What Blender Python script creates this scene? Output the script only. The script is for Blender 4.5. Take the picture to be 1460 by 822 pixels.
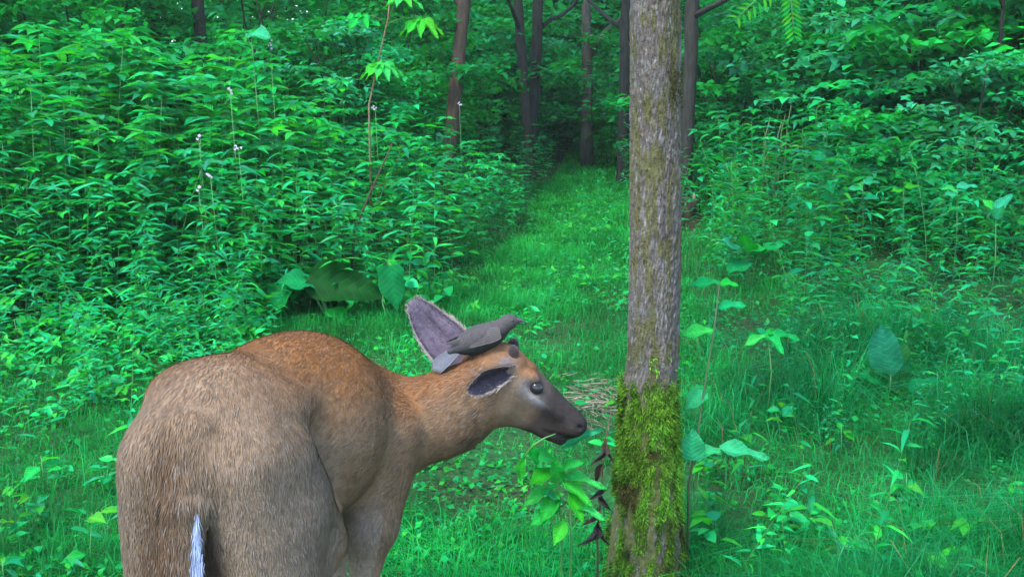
import bpy, math
import numpy as np
from mathutils import Matrix, Vector

for o in list(bpy.data.objects):
    bpy.data.objects.remove(o)
SC = bpy.context.scene
COL = SC.collection

# ------------------------------------------------------------------ camera, sky, sun, exposure
CAM_H = 1.5
F_PX = 1350.0                                   # focal length in pixels of the 1460 px wide photograph
PITCH = math.atan(246 / F_PX)                   # strapped to a trunk, looking a little down the trail
cam_d = bpy.data.cameras.new('trail_camera')
cam_d.sensor_width = 36.0
cam_d.lens = 36.0 * F_PX / 1460.0
cam_d.clip_start = 0.05
cam_d.clip_end = 400.0
cam = bpy.data.objects.new('trail_camera', cam_d)
COL.objects.link(cam)
cam.location = (0, 0, CAM_H)
cam.rotation_euler = (math.pi / 2 - PITCH, 0, 0)
SC.camera = cam

SUN_EL, SUN_ROT = math.radians(58), math.radians(215)
world = bpy.data.worlds.new('World')
SC.world = world
world.use_nodes = True
wn = world.node_tree
for n in list(wn.nodes):
    wn.nodes.remove(n)
sky = wn.nodes.new('ShaderNodeTexSky')
sky.sky_type = 'NISHITA'
sky.sun_disc = False
sky.sun_elevation = SUN_EL
sky.sun_rotation = SUN_ROT
sky.air_density = 1.0
sky.dust_density = 0.4
bg = wn.nodes.new('ShaderNodeBackground')
bg.inputs['Strength'].default_value = 0.15
wo = wn.nodes.new('ShaderNodeOutputWorld')
wn.links.new(sky.outputs[0], bg.inputs['Color'])
wn.links.new(bg.outputs[0], wo.inputs['Surface'])

sun_d = bpy.data.lights.new('sun', 'SUN')
sun_d.energy = 1.5
sun_d.angle = math.radians(20)
sun_d.color = (1.0, 0.95, 0.86)
sun = bpy.data.objects.new('sun', sun_d)
COL.objects.link(sun)
# direction towards the sun (Nishita: rotation 0 = +Y, clockwise seen from above)
sdir = Vector((math.sin(SUN_ROT) * math.cos(SUN_EL), math.cos(SUN_ROT) * math.cos(SUN_EL), math.sin(SUN_EL)))
sun.rotation_euler = sdir.to_track_quat('Z', 'Y').to_euler()
sun.location = (0, 0, 20)

SC.view_settings.view_transform = 'Standard'
SC.view_settings.look = 'None'
SC.view_settings.gamma = 1.0
SC.view_settings.exposure = 2.88
SC.render.engine = 'CYCLES'
SC.cycles.max_bounces = 6
SC.cycles.diffuse_bounces = 4
SC.cycles.glossy_bounces = 2
SC.cycles.transmission_bounces = 4
SC.cycles.transparent_max_bounces = 6

# ------------------------------------------------------------------ helpers
RNG = np.random.default_rng(11)
cp, sp = math.cos(PITCH), math.sin(PITCH)


def at(px, py, Y):
    """point in the wood at distance Y ahead, on the sight line of a photograph pixel"""
    dx = (px - 730) / F_PX
    dy = (411 - py) / F_PX
    k = Y / (cp + dy * sp)
    return np.array([dx * k, Y, CAM_H + (-sp + dy * cp) * k])


def nrm(v):
    v = np.asarray(v, float)
    return v / (np.linalg.norm(v, axis=-1, keepdims=True) + 1e-12)


def sstep(a, b, x):
    t = np.clip((x - a) / (b - a), 0, 1)
    return t * t * (3 - 2 * t)


def hash3(i, j, k, seed):
    n = (i.astype(np.int64) * 374761393 + j.astype(np.int64) * 668265263 + k.astype(np.int64) * 2147483647 + seed * 1442695041) & 0xffffffff
    n = ((n ^ (n >> 13)) * 1274126177) & 0xffffffff
    n = ((n ^ (n >> 16)) * 2246822519) & 0xffffffff
    n = n ^ (n >> 15)
    return (n & 0xffffff) / float(0xffffff)


def vnoise(P, scale=1.0, seed=0):
    """smooth value noise 0..1"""
    Q = np.asarray(P, float) * scale
    I = np.floor(Q).astype(np.int64)
    f = Q - I
    f = f * f * (3 - 2 * f)
    r = 0
    for a in (0, 1):
        wa = f[..., 0] if a else 1 - f[..., 0]
        for b in (0, 1):
            wb = f[..., 1] if b else 1 - f[..., 1]
            for c in (0, 1):
                wc = f[..., 2] if c else 1 - f[..., 2]
                r = r + wa * wb * wc * hash3(I[..., 0] + a, I[..., 1] + b, I[..., 2] + c, seed)
    return r


def fbm(P, scale=1.0, seed=0, octs=4):
    r, a, t = 0, 1.0, 0
    for o in range(octs):
        r = r + a * vnoise(P, scale * 2 ** o, seed + o)
        t += a
        a *= .5
    return r / t


def mesh(name, V, T=None, Q=None, C=None, mat=None, smooth=True):
    """mesh data from vertex, triangle and quad arrays plus optional vertex colours"""
    V = np.asarray(V, np.float32).reshape(-1, 3)
    T = np.zeros((0, 3), np.int32) if T is None else np.asarray(T, np.int32).reshape(-1, 3)
    Q = np.zeros((0, 4), np.int32) if Q is None else np.asarray(Q, np.int32).reshape(-1, 4)
    me = bpy.data.meshes.new(name)
    me.vertices.add(len(V))
    me.vertices.foreach_set('co', V.ravel())
    loops = np.concatenate([T.ravel(), Q.ravel()])
    tot = np.concatenate([np.full(len(T), 3, np.int32), np.full(len(Q), 4, np.int32)])
    start = np.concatenate([[0], np.cumsum(tot)[:-1]]).astype(np.int32) if len(tot) else np.zeros(0, np.int32)
    me.loops.add(len(loops))
    me.loops.foreach_set('vertex_index', loops.astype(np.int32))
    me.polygons.add(len(tot))
    me.polygons.foreach_set('loop_start', start)
    me.polygons.foreach_set('loop_total', tot)
    if smooth:
        me.polygons.foreach_set('use_smooth', np.ones(len(tot), bool))
    if C is not None:
        C = np.asarray(C, np.float32)
        if C.shape[1] == 3:
            C = np.hstack([C, np.ones((len(C), 1), np.float32)])
        a = me.color_attributes.new('Col', 'FLOAT_COLOR', 'POINT')
        a.data.foreach_set('color', C.ravel())
    me.update(calc_edges=True)
    me.validate()
    if mat is not None:
        me.materials.append(mat)
    return me


def add(name, me, parent=None, loc=None, rot=None, scale=None, kind=None, label=None, cat=None, group=None):
    o = bpy.data.objects.new(name, me)
    COL.objects.link(o)
    if parent is not None:
        o.parent = parent
    if loc is not None:
        o.location = [float(v) for v in loc]
    if rot is not None:
        o.rotation_euler = rot
    if scale is not None:
        o.scale = (scale,) * 3 if np.isscalar(scale) else scale
    if kind:
        o['kind'] = kind
    if label:
        o['label'] = label
    if cat:
        o['category'] = cat
    if group:
        o['group'] = group
    return o


class Geo:
    """collects pieces of geometry for one mesh"""
    def __init__(self):
        self.V, self.T, self.Q, self.C, self.n = [], [], [], [], 0

    def put(self, V, T=None, Q=None, C=None):
        V = np.asarray(V, float).reshape(-1, 3)
        if T is not None:
            self.T.append(np.asarray(T, int).reshape(-1, 3) + self.n)
        if Q is not None:
            self.Q.append(np.asarray(Q, int).reshape(-1, 4) + self.n)
        if C is None:
            C = (1, 1, 1)
        C = np.asarray(C, float)
        if C.ndim == 1:
            C = np.tile(C, (len(V), 1))
        self.V.append(V)
        self.C.append(C)
        self.n += len(V)

    def arrays(self):
        z3, z4 = np.zeros((0, 3), int), np.zeros((0, 4), int)
        return (np.vstack(self.V), np.vstack(self.T) if self.T else z3, np.vstack(self.Q) if self.Q else z4, np.vstack(self.C))

    def build(self, name, mat, smooth=True):
        V, T, Q, C = self.arrays()
        return mesh(name, V, T, Q, C, mat, smooth)


def tube(geo, pts, radii, seg=6, C=(1, 1, 1), cap=True, squash=1.0):
    """tapered tube along a polyline"""
    pts = np.asarray(pts, float)
    n = len(pts)
    radii = np.broadcast_to(np.asarray(radii, float), (n,))
    tan = nrm(np.gradient(pts, axis=0))
    ref = np.array([0, 0, 1.0]) if abs(tan[0, 2]) < .8 else np.array([1.0, 0, 0])
    u = nrm(np.cross(tan, ref))
    w = np.cross(tan, u)
    a = np.linspace(0, 2 * np.pi, seg, endpoint=False)
    ring = u[:, None] * np.cos(a)[None, :, None] + w[:, None] * np.sin(a)[None, :, None] * squash
    V = pts[:, None] + ring * radii[:, None, None]
    i, j = np.meshgrid(np.arange(n - 1), np.arange(seg), indexing='ij')
    j2 = (j + 1) % seg
    Q = np.stack([i * seg + j, i * seg + j2, (i + 1) * seg + j2, (i + 1) * seg + j], -1).reshape(-1, 4)
    V = V.reshape(-1, 3)
    T = None
    if cap:
        T = [[(n - 1) * seg + k, (n - 1) * seg + (k + 1) % seg, n * seg] for k in range(seg)]
        T += [[(k + 1) % seg, k, n * seg + 1] for k in range(seg)]
        V = np.vstack([V, pts[-1:], pts[:1]])
    Cc = np.asarray(C, float)
    if Cc.ndim == 2:
        Cc = np.repeat(Cc, seg, axis=0)
        if cap:
            Cc = np.vstack([Cc, Cc[-1:], Cc[:1]])
    geo.put(V, T, Q, Cc)


# ------------------------------------------------------------------ materials
def new_mat(name):
    m = bpy.data.materials.new(name)
    m.use_nodes = True
    nt = m.node_tree
    for n in list(nt.nodes):
        nt.nodes.remove(n)
    return m, nt, nt.nodes, nt.links


def leaf_material(name, mult=(1, 1, 1), rough=.5, trans=.3, spec=.35, var=.25, veins=False):
    """leaf: tint from the mesh, small differences from plant to plant, lets light through"""
    m, nt, N, L = new_mat(name)
    at_ = N.new('ShaderNodeAttribute')
    at_.attribute_name = 'Col'
    oi = N.new('ShaderNodeObjectInfo')
    geo = N.new('ShaderNodeNewGeometry')
    noise = N.new('ShaderNodeTexNoise')
    noise.inputs['Scale'].default_value = 2.3
    noise.inputs['Detail'].default_value = 3
    L.new(geo.outputs['Position'], noise.inputs['Vector'])
    hsv = N.new('ShaderNodeHueSaturation')
    mr = N.new('ShaderNodeMapRange')
    mr.inputs[1].default_value, mr.inputs[2].default_value = 0, 1
    mr.inputs[3].default_value, mr.inputs[4].default_value = .482, .512
    L.new(oi.outputs['Random'], mr.inputs[0])
    L.new(mr.outputs[0], hsv.inputs['Hue'])
    mv = N.new('ShaderNodeMapRange')
    mv.inputs[1].default_value, mv.inputs[2].default_value = .3, .7
    mv.inputs[3].default_value, mv.inputs[4].default_value = 1 - var, 1 + var
    L.new(noise.outputs['Fac'], mv.inputs[0])
    L.new(mv.outputs[0], hsv.inputs['Value'])
    mul = N.new('ShaderNodeMix')
    mul.data_type = 'RGBA'
    mul.blend_type = 'MULTIPLY'
    mul.inputs[0].default_value = 1
    mul.inputs[7].default_value = (*mult, 1)
    L.new(at_.outputs['Color'], mul.inputs[6])
    L.new(mul.outputs[2], hsv.inputs['Color'])
    p = N.new('ShaderNodeBsdfPrincipled')
    p.inputs['Roughness'].default_value = rough
    p.inputs['Specular IOR Level'].default_value = spec
    if veins:
        # side veins of a leaf that lies along its own Y axis
        def mth(op, a, b=None):
            n_ = N.new('ShaderNodeMath')
            n_.operation = op
            for q, v_ in enumerate((a, b)):
                if v_ is None:
                    continue
                if isinstance(v_, (int, float)):
                    n_.inputs[q].default_value = v_
                else:
                    L.new(v_, n_.inputs[q])
            return n_.outputs[0]
        tc = N.new('ShaderNodeTexCoord')
        sx = N.new('ShaderNodeSeparateXYZ')
        L.new(tc.outputs['Object'], sx.inputs[0])
        ph = mth('MULTIPLY', mth('SUBTRACT', sx.outputs[1], mth('MULTIPLY', mth('ABSOLUTE', sx.outputs[0]), .55)), 8.0)
        tri = mth('ABSOLUTE', mth('SUBTRACT', mth('FRACT', ph), .5))
        line = mth('POWER', mth('MULTIPLY', tri, 2.0), 6.0)
        n3 = N.new('ShaderNodeTexNoise')
        n3.inputs['Scale'].default_value = 5.0
        n3.inputs['Detail'].default_value = 5
        L.new(tc.outputs['Object'], n3.inputs['Vector'])
        blem = mth('ADD', .62, mth('MULTIPLY', n3.outputs['Fac'], .7))
        mv2 = mth('MULTIPLY', mth('MULTIPLY', mv.outputs[0], blem), mth('ADD', .92, mth('MULTIPLY', line, .45)))
        L.new(mv2, hsv.inputs['Value'])
        bp = N.new('ShaderNodeBump')
        bp.inputs['Strength'].default_value = .5
        bp.inputs['Distance'].default_value = .006
        L.new(mth('SUBTRACT', n3.outputs['Fac'], line), bp.inputs['Height'])
        L.new(bp.outputs[0], p.inputs['Normal'])
    L.new(hsv.outputs[0], p.inputs['Base Color'])
    t = N.new('ShaderNodeBsdfTranslucent')
    warm = N.new('ShaderNodeMix')
    warm.data_type = 'RGBA'
    warm.blend_type = 'MULTIPLY'
    warm.inputs[0].default_value = 1
    warm.inputs[7].default_value = (1.5, 1.25, .6, 1)
    L.new(hsv.outputs[0], warm.inputs[6])
    L.new(warm.outputs[2], t.inputs['Color'])
    mx = N.new('ShaderNodeMixShader')
    mx.inputs[0].default_value = trans
    L.new(p.outputs[0], mx.inputs[1])
    L.new(t.outputs[0], mx.inputs[2])
    o = N.new('ShaderNodeOutputMaterial')
    L.new(mx.outputs[0], o.inputs['Surface'])
    return m


def col_material(name, rough=.7, spec=.2, noise_scale=40, amount=.25, sheen=0.0, bump=0.0, bump_scale=200):
    """vertex colour with a fine mottling"""
    m, nt, N, L = new_mat(name)
    at_ = N.new('ShaderNodeAttribute')
    at_.attribute_name = 'Col'
    tc = N.new('ShaderNodeTexCoord')
    noise = N.new('ShaderNodeTexNoise')
    noise.inputs['Scale'].default_value = noise_scale
    noise.inputs['Detail'].default_value = 4
    L.new(tc.outputs['Object'], noise.inputs['Vector'])
    mv = N.new('ShaderNodeMapRange')
    mv.inputs[1].default_value, mv.inputs[2].default_value = .25, .75
    mv.inputs[3].default_value, mv.inputs[4].default_value = 1 - amount, 1 + amount
    L.new(noise.outputs['Fac'], mv.inputs[0])
    hsv = N.new('ShaderNodeHueSaturation')
    L.new(mv.outputs[0], hsv.inputs['Value'])
    L.new(at_.outputs['Color'], hsv.inputs['Color'])
    p = N.new('ShaderNodeBsdfPrincipled')
    p.inputs['Roughness'].default_value = rough
    p.inputs['Specular IOR Level'].default_value = spec
    p.inputs['Sheen Weight'].default_value = sheen
    L.new(hsv.outputs[0], p.inputs['Base Color'])
    if bump:
        n2 = N.new('ShaderNodeTexNoise')
        n2.inputs['Scale'].default_value = bump_scale
        n2.inputs['Detail'].default_value = 5
        L.new(tc.outputs['Object'], n2.inputs['Vector'])
        b = N.new('ShaderNodeBump')
        b.inputs['Strength'].default_value = bump
        b.inputs['Distance'].default_value = .01
        L.new(n2.outputs['Fac'], b.inputs['Height'])
        L.new(b.outputs[0], p.inputs['Normal'])
    o = N.new('ShaderNodeOutputMaterial')
    L.new(p.outputs[0], o.inputs['Surface'])
    return m


# ------------------------------------------------------------------ implicit surfaces for bodies
class Body:
    """smooth union of primitives on a grid, turned into one continuous mesh"""
    def __init__(self, lo, hi, h):
        self.lo, self.h = np.array(lo, float), h
        self.shape = np.ceil((np.array(hi) - self.lo) / h).astype(int) + 1
        self.D = np.full(self.shape, .2, np.float32)

    def _sub(self, lo, hi):
        a = np.clip(np.floor((lo - self.lo) / self.h).astype(int), 0, self.shape - 1)
        b = np.clip(np.ceil((hi - self.lo) / self.h).astype(int) + 1, 1, self.shape)
        ax = [(self.lo[i] + self.h * np.arange(a[i], b[i])).astype(np.float32) for i in range(3)]
        G = np.stack(np.meshgrid(*ax, indexing='ij'), -1)
        return tuple(slice(a[i], b[i]) for i in range(3)), G

    def _mix(self, s, d, k, cut):
        D = self.D[s]
        if cut:
            d = -d
            hh = np.clip(.5 - .5 * (D - d) / k, 0, 1)
            self.D[s] = D + (d - D) * hh + k * hh * (1 - hh)
        else:
            hh = np.clip(.5 + .5 * (D - d) / k, 0, 1)
            self.D[s] = D + (d - D) * hh - k * hh * (1 - hh)

    def cone(self, a, b, r1, r2, k=.03, u=None, s=1.0, cut=False):
        a, b = np.asarray(a, np.float32), np.asarray(b, np.float32)
        m = max(r1, r2) * max(1, s) + 2 * k + .01
        sl, G = self._sub(np.minimum(a, b) - m, np.maximum(a, b) + m)
        ba = b - a
        t = np.clip(((G - a) @ ba) / (ba @ ba + 1e-9), 0, 1)
        o = G - a - t[..., None] * ba
        if u is not None:
            u = nrm(u).astype(np.float32)
            o = o + (o @ u)[..., None] * u * (1 / s - 1)
        self._mix(sl, np.linalg.norm(o, axis=-1) - (r1 + (r2 - r1) * t), k, cut)

    def ell(self, c, radii, axes=None, k=.03, cut=False):
        c = np.asarray(c, np.float32)
        A = np.eye(3) if axes is None else np.array([nrm(x) for x in axes])
        radii = np.asarray(radii, np.float32)
        m = radii.max() + 2 * k + .01
        sl, G = self._sub(c - m, c + m)
        q = (G - c) @ A.T.astype(np.float32)
        k0 = np.linalg.norm(q / radii, axis=-1)
        k1 = np.linalg.norm(q / radii ** 2, axis=-1) + 1e-6
        self._mix(sl, k0 * (k0 - 1) / k1, k, cut)

    def surface(self):
        D = self.D
        S = D < 0
        nx, ny, nz = D.shape
        cnt = np.zeros((nx - 1, ny - 1, nz - 1), np.uint8)
        for a in (0, 1):
            for b in (0, 1):
                for c in (0, 1):
                    cnt += S[a:nx - 1 + a, b:ny - 1 + b, c:nz - 1 + c]
        act = (cnt > 0) & (cnt < 8)
        idx = np.argwhere(act)
        ids = np.full(act.shape, -1, np.int64)
        ids[act] = np.arange(len(idx))
        pos = np.zeros((len(idx), 3))
        w = np.zeros(len(idx))
        corners = [(a, b, c) for a in (0, 1) for b in (0, 1) for c in (0, 1)]
        val = {cn: D[idx[:, 0] + cn[0], idx[:, 1] + cn[1], idx[:, 2] + cn[2]] for cn in corners}
        for i, c1 in enumerate(corners):
            for c2 in corners[i + 1:]:
                if sum(abs(p - q) for p, q in zip(c1, c2)) != 1:
                    continue
                v1, v2 = val[c1], val[c2]
                x = (v1 < 0) != (v2 < 0)
                t = np.where(x, v1 / (v1 - v2 + 1e-20), 0)
                p = np.array(c1) + t[:, None] * (np.array(c2) - np.array(c1))
                pos += np.where(x[:, None], p, 0)
                w += x
        V = self.lo + self.h * (idx + pos / w[:, None])
        Q = []
        for ax in range(3):
            sl0 = [slice(1, -1)] * 3
            sl1 = [slice(1, -1)] * 3
            sl0[ax] = slice(0, -1)
            sl1[ax] = slice(1, None)
            e0, e1 = S[tuple(sl0)], S[tuple(sl1)]
            g = np.argwhere(e0 != e1)
            if not len(g):
                continue
            fl = e0[tuple(g.T)]
            off = np.array([1, 1, 1])
            off[ax] = 0
            g = g + off
            b, c = [(1, 2), (2, 0), (0, 1)][ax]
            eb, ec = np.zeros(3, int), np.zeros(3, int)
            eb[b] = 1
            ec[c] = 1
            q = np.stack([ids[tuple((g - eb - ec).T)], ids[tuple((g - ec).T)], ids[tuple(g.T)], ids[tuple((g - eb).T)]], -1)
            q[~fl] = q[~fl][:, ::-1]
            Q.append(q)
        Q = np.vstack(Q)
        Q = Q[(Q >= 0).all(1)]
        return V, Q


def relax(V, Q, n=2, f=.5):
    E = np.vstack([Q[:, [0, 1]], Q[:, [1, 2]], Q[:, [2, 3]], Q[:, [3, 0]]])
    deg = np.bincount(E.ravel(), minlength=len(V)).astype(float)
    for _ in range(n):
        acc = np.zeros_like(V)
        for i in range(3):
            acc[:, i] = np.bincount(E[:, 0], V[E[:, 1], i], len(V)) + np.bincount(E[:, 1], V[E[:, 0], i], len(V))
        V = V + f * (acc / np.maximum(deg, 1)[:, None] - V)
    return V


def vert_normals(V, Q):
    fn = np.cross(V[Q[:, 2]] - V[Q[:, 0]], V[Q[:, 3]] - V[Q[:, 1]])
    N = np.zeros_like(V)
    for k in range(4):
        for i in range(3):
            N[:, i] += np.bincount(Q[:, k], fn[:, i], len(V))
    return nrm(N)


def ball(geo, c, r, C, seg=14, rings=9, axes=None):
    """ellipsoid piece; r may be three radii along axes"""
    r = np.broadcast_to(np.asarray(r, float), (3,))
    A = np.eye(3) if axes is None else np.array([nrm(x) for x in axes])
    th = np.linspace(0, np.pi, rings + 1)
    ph = np.linspace(0, 2 * np.pi, seg, endpoint=False)
    X = np.stack([np.sin(th)[:, None] * np.cos(ph), np.sin(th)[:, None] * np.sin(ph), np.cos(th)[:, None] + 0 * ph], -1).reshape(-1, 3)
    V = np.asarray(c) + (X * r) @ A
    i, j = np.meshgrid(np.arange(rings), np.arange(seg), indexing='ij')
    j2 = (j + 1) % seg
    Q = np.stack([i * seg + j, (i + 1) * seg + j, (i + 1) * seg + j2, i * seg + j2], -1).reshape(-1, 4)
    geo.put(V, None, Q, C)


# ------------------------------------------------------------------ lie of the land
_Y = [0, 5, 6.2, 6.7, 7.1, 8.6, 12.4, 19, 30, 42, 200]
_XL = [-9, -6.5, -3.2, -1.55, -1.0, -.35, .22, 1.05, 2.25, 3.5, 18]
_XR = [1.3, 1.3, 1.35, 1.4, 1.45, 1.5, 1.5, 2.15, 3.2, 4.4, 20]


def xl(Y):
    return np.interp(Y, _Y, _XL)


def xr(Y):
    return np.interp(Y, _Y, _XR)


def gh(x, y):
    """height of the ground: level trail, banks rising on both sides"""
    x, y = np.asarray(x, float), np.asarray(y, float)
    L = .50 * sstep(0, 3.5, xl(y) - x) * sstep(4, 8, y)
    R = .28 * sstep(.2, 5, x - xr(y)) * sstep(3, 9, y)
    P = np.stack([x, y, 0 * x], -1)
    return .05 * np.clip(y - 12 + np.sqrt((y - 12) ** 2 + 4), 0, 110) * .5 + L + R + .05 * (fbm(P, .7, 71, 3) - .5) * sstep(1, 5, y) + .02 * (vnoise(P, 3.1, 74) - .5)


def to_px(X):
    X = np.asarray(X, float)
    d = X - np.array([0, 0, CAM_H])
    z = d[..., 1] * cp - d[..., 2] * sp
    yy = d[..., 1] * sp + d[..., 2] * cp
    return 730 + F_PX * d[..., 0] / z, 411 - F_PX * yy / z


ys = np.concatenate([np.linspace(-10, 0, 8), np.linspace(.3, 9, 84), np.linspace(9.4, 30, 44), np.linspace(33, 160, 14)])
xs = np.concatenate([np.linspace(-90, -14, 14), np.linspace(-12, -4, 28), np.linspace(-3.9, 5, 84), np.linspace(5.2, 14, 28), np.linspace(16, 90, 14)])
gx, gy = np.meshgrid(xs, ys, indexing='ij')
gV = np.stack([gx, gy, gh(gx, gy)], -1).reshape(-1, 3)
ni, nj = len(xs), len(ys)
ii, jj = np.meshgrid(np.arange(ni - 1), np.arange(nj - 1), indexing='ij')
gQ = np.stack([ii * nj + jj, (ii + 1) * nj + jj, (ii + 1) * nj + jj + 1, ii * nj + jj + 1], -1).reshape(-1, 4)


def ground_material():
    m, nt, N, L = new_mat('forest_floor')
    g = N.new('ShaderNodeNewGeometry')
    n1 = N.new('ShaderNodeTexNoise')
    n1.inputs['Scale'].default_value = 1.6
    n1.inputs['Detail'].default_value = 6
    n2 = N.new('ShaderNodeTexNoise')
    n2.inputs['Scale'].default_value = 38
    n2.inputs['Detail'].default_value = 6
    L.new(g.outputs['Position'], n1.inputs['Vector'])
    L.new(g.outputs['Position'], n2.inputs['Vector'])
    r1 = N.new('ShaderNodeValToRGB')
    r1.color_ramp.elements[0].position = .38
    r1.color_ramp.elements[0].color = (.016, .030, .010, 1)
    r1.color_ramp.elements[1].position = .62
    r1.color_ramp.elements[1].color = (.010, .055, .014, 1)
    L.new(n1.outputs['Fac'], r1.inputs[0])
    mx = N.new('ShaderNodeMix')
    mx.data_type = 'RGBA'
    mx.blend_type = 'OVERLAY'
    mx.inputs[0].default_value = .9
    L.new(r1.outputs[0], mx.inputs[6])
    L.new(n2.outputs['Fac'], mx.inputs[7])
    p = N.new('ShaderNodeBsdfPrincipled')
    p.inputs['Roughness'].default_value = .95
    p.inputs['Specular IOR Level'].default_value = .1
    L.new(mx.outputs[2], p.inputs['Base Color'])
    b = N.new('ShaderNodeBump')
    b.inputs['Strength'].default_value = .8
    b.inputs['Distance'].default_value = .03
    L.new(n2.outputs['Fac'], b.inputs['Height'])
    L.new(b.outputs[0], p.inputs['Normal'])
    o = N.new('ShaderNodeOutputMaterial')
    L.new(p.outputs[0], o.inputs[0])
    return m


add('ground', mesh('ground', gV, None, gQ, None, ground_material()), kind='structure')

# ------------------------------------------------------------------ leaves, stems, plants
M_LEAF = leaf_material('leaf', rough=.38, trans=.48, spec=.14)
M_VEIN = leaf_material('veined_leaf', rough=.42, trans=.45, spec=.10, veins=True)
M_BROAD = leaf_material('broad_veined_leaf', rough=.5, trans=.40, spec=.03, veins=True)
M_GRASS = leaf_material('grass_blade', rough=.5, trans=.48, spec=.07, var=.45)
M_FAR = leaf_material('woodland_leaf', rough=.5, trans=.48, spec=.08, var=.4)
M_STEM = col_material('green_stem', rough=.55, spec=.3, noise_scale=20, amount=.25)
M_TWIG = col_material('twig', rough=.85, spec=.15, noise_scale=60, amount=.35, bump=.4, bump_scale=120)
M_DRY = col_material('dry_plant', rough=.9, spec=.1, noise_scale=60, amount=.35)

TEAL = np.array([.005, .185, .057])
MID = np.array([.006, .205, .038])
LIME = np.array([.022, .260, .018])
DARK = np.array([.005, .120, .034])
PALE = np.array([.022, .250, .115])


def shade(n, rng, pal, spread=.3):
    pal = np.asarray(pal)
    c = pal[rng.integers(0, len(pal), n)]
    return c * rng.uniform(1 - spread, 1 + spread, (n, 1)) * (1 + rng.normal(0, .06, (n, 3)))


def frame(yaw, pitch, roll):
    D = np.stack([np.cos(yaw) * np.cos(pitch), np.sin(yaw) * np.cos(pitch), np.sin(pitch)], -1)
    N = np.stack([-np.cos(yaw) * np.sin(pitch), -np.sin(yaw) * np.sin(pitch), np.cos(pitch)], -1)
    S = np.cross(D, N)
    c, s = np.cos(roll)[..., None], np.sin(roll)[..., None]
    return D, N * c + S * s, S * c - N * s


def leaves5(P, yaw, pitch, roll, L, W, droop, C):
    """many simple leaves: five points, folded along the midrib, tip hanging"""
    D, N, S = frame(yaw, pitch, roll)
    L, W, droop = L[:, None], W[:, None], droop[:, None]
    V = np.stack([P, P + D * L * .40 + S * W * .5 + N * W * .10, P + D * L * .48 - N * droop * L * .2, P + D * L * .40 - S * W * .5 + N * W * .10,
                  P + D * L * .97 - N * droop * L], 1)
    n = len(P)
    k = np.arange(n)[:, None] * 5
    T = np.stack([k + [0, 1, 2], k + [0, 2, 3], k + [1, 4, 2], k + [2, 4, 3]], 1).reshape(-1, 3)
    Cv = np.repeat(C[:, None], 5, 1) * np.array([.9, 1, 1.08, 1, 1])[None, :, None]
    return V.reshape(-1, 3), T, Cv.reshape(-1, 3)


def leaves8(P, yaw, pitch, roll, L, W, droop, C):
    """rounder leaves for growth nearer to hand"""
    D, N, S = frame(yaw, pitch, roll)
    L, W, droop = L[:, None], W[:, None], droop[:, None]
    V = np.stack([P, P + D * L * .26 + S * W * .46 + N * W * .10, P + D * L * .62 + S * W * .38 + N * (W * .08 - droop * L * .35), P + D * L - N * droop * L,
                  P + D * L * .62 - S * W * .38 + N * (W * .08 - droop * L * .35), P + D * L * .26 - S * W * .46 + N * W * .10,
                  P + D * L * .30 - N * droop * L * .08, P + D * L * .66 - N * droop * L * .42], 1)
    n = len(P)
    k = np.arange(n)[:, None] * 8
    T = np.stack([k + q for q in ([0, 1, 6], [0, 6, 5], [1, 2, 7], [1, 7, 6], [6, 7, 4], [6, 4, 5], [2, 3, 7], [7, 3, 4])], 1).reshape(-1, 3)
    Cv = np.repeat(C[:, None], 8, 1) * np.array([.9, 1, 1, 1, 1, 1, 1.15, 1.12])[None, :, None]
    return V.reshape(-1, 3), T, Cv.reshape(-1, 3)


def leaf_template(widths, droop=.15, fold=.22, ruffle=.0, seed=0, C=(1, 1, 1), name='leaf', tipcurl=0):
    """one well-shaped leaf, unit length along +Y and unit width along X"""
    t = np.linspace(0, 1, len(widths))
    w = np.array(widths)
    n = len(t)
    cols = np.array([-1, -.55, 0, .55, 1])
    V, Cc = [], []
    for i in range(n):
        for c in cols:
            x = c * w[i] * .5
            z = -droop * t[i] ** 2 + fold * abs(c) ** 1.3 * w[i] * .5 + ruffle * math.sin(t[i] * 11 + c * 2 + seed) * abs(c) * .06 - tipcurl * max(0, t[i] - .7) ** 2
            V.append((x, t[i], z))
            rib = 1.22 if c == 0 else (1.0 if (i % 2) else .90)
            Cc.append(np.array(C) * rib)
    Q = [[i * 5 + j, i * 5 + j + 1, (i + 1) * 5 + j + 1, (i + 1) * 5 + j] for i in range(n - 1) for j in range(4)]
    return np.array(V), np.array(Q), np.array(Cc)


OVATE = [.04, .55, .92, 1.0, .86, .58, .26, .01]
LANCE = [.05, .55, .9, 1.0, .88, .62, .3, .01]
HEART = [.55, .98, 1.0, .93, .80, .58, .30, .02]
ROUND = [.20, .72, .96, 1.0, .98, .84, .55, .08]


def leaf_mesh(name, widths, C, mat=None, **kw):
    V, Q, Cc = leaf_template(widths, C=C, **kw)
    return mesh(name, V, None, Q, Cc, mat or M_VEIN)


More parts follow.
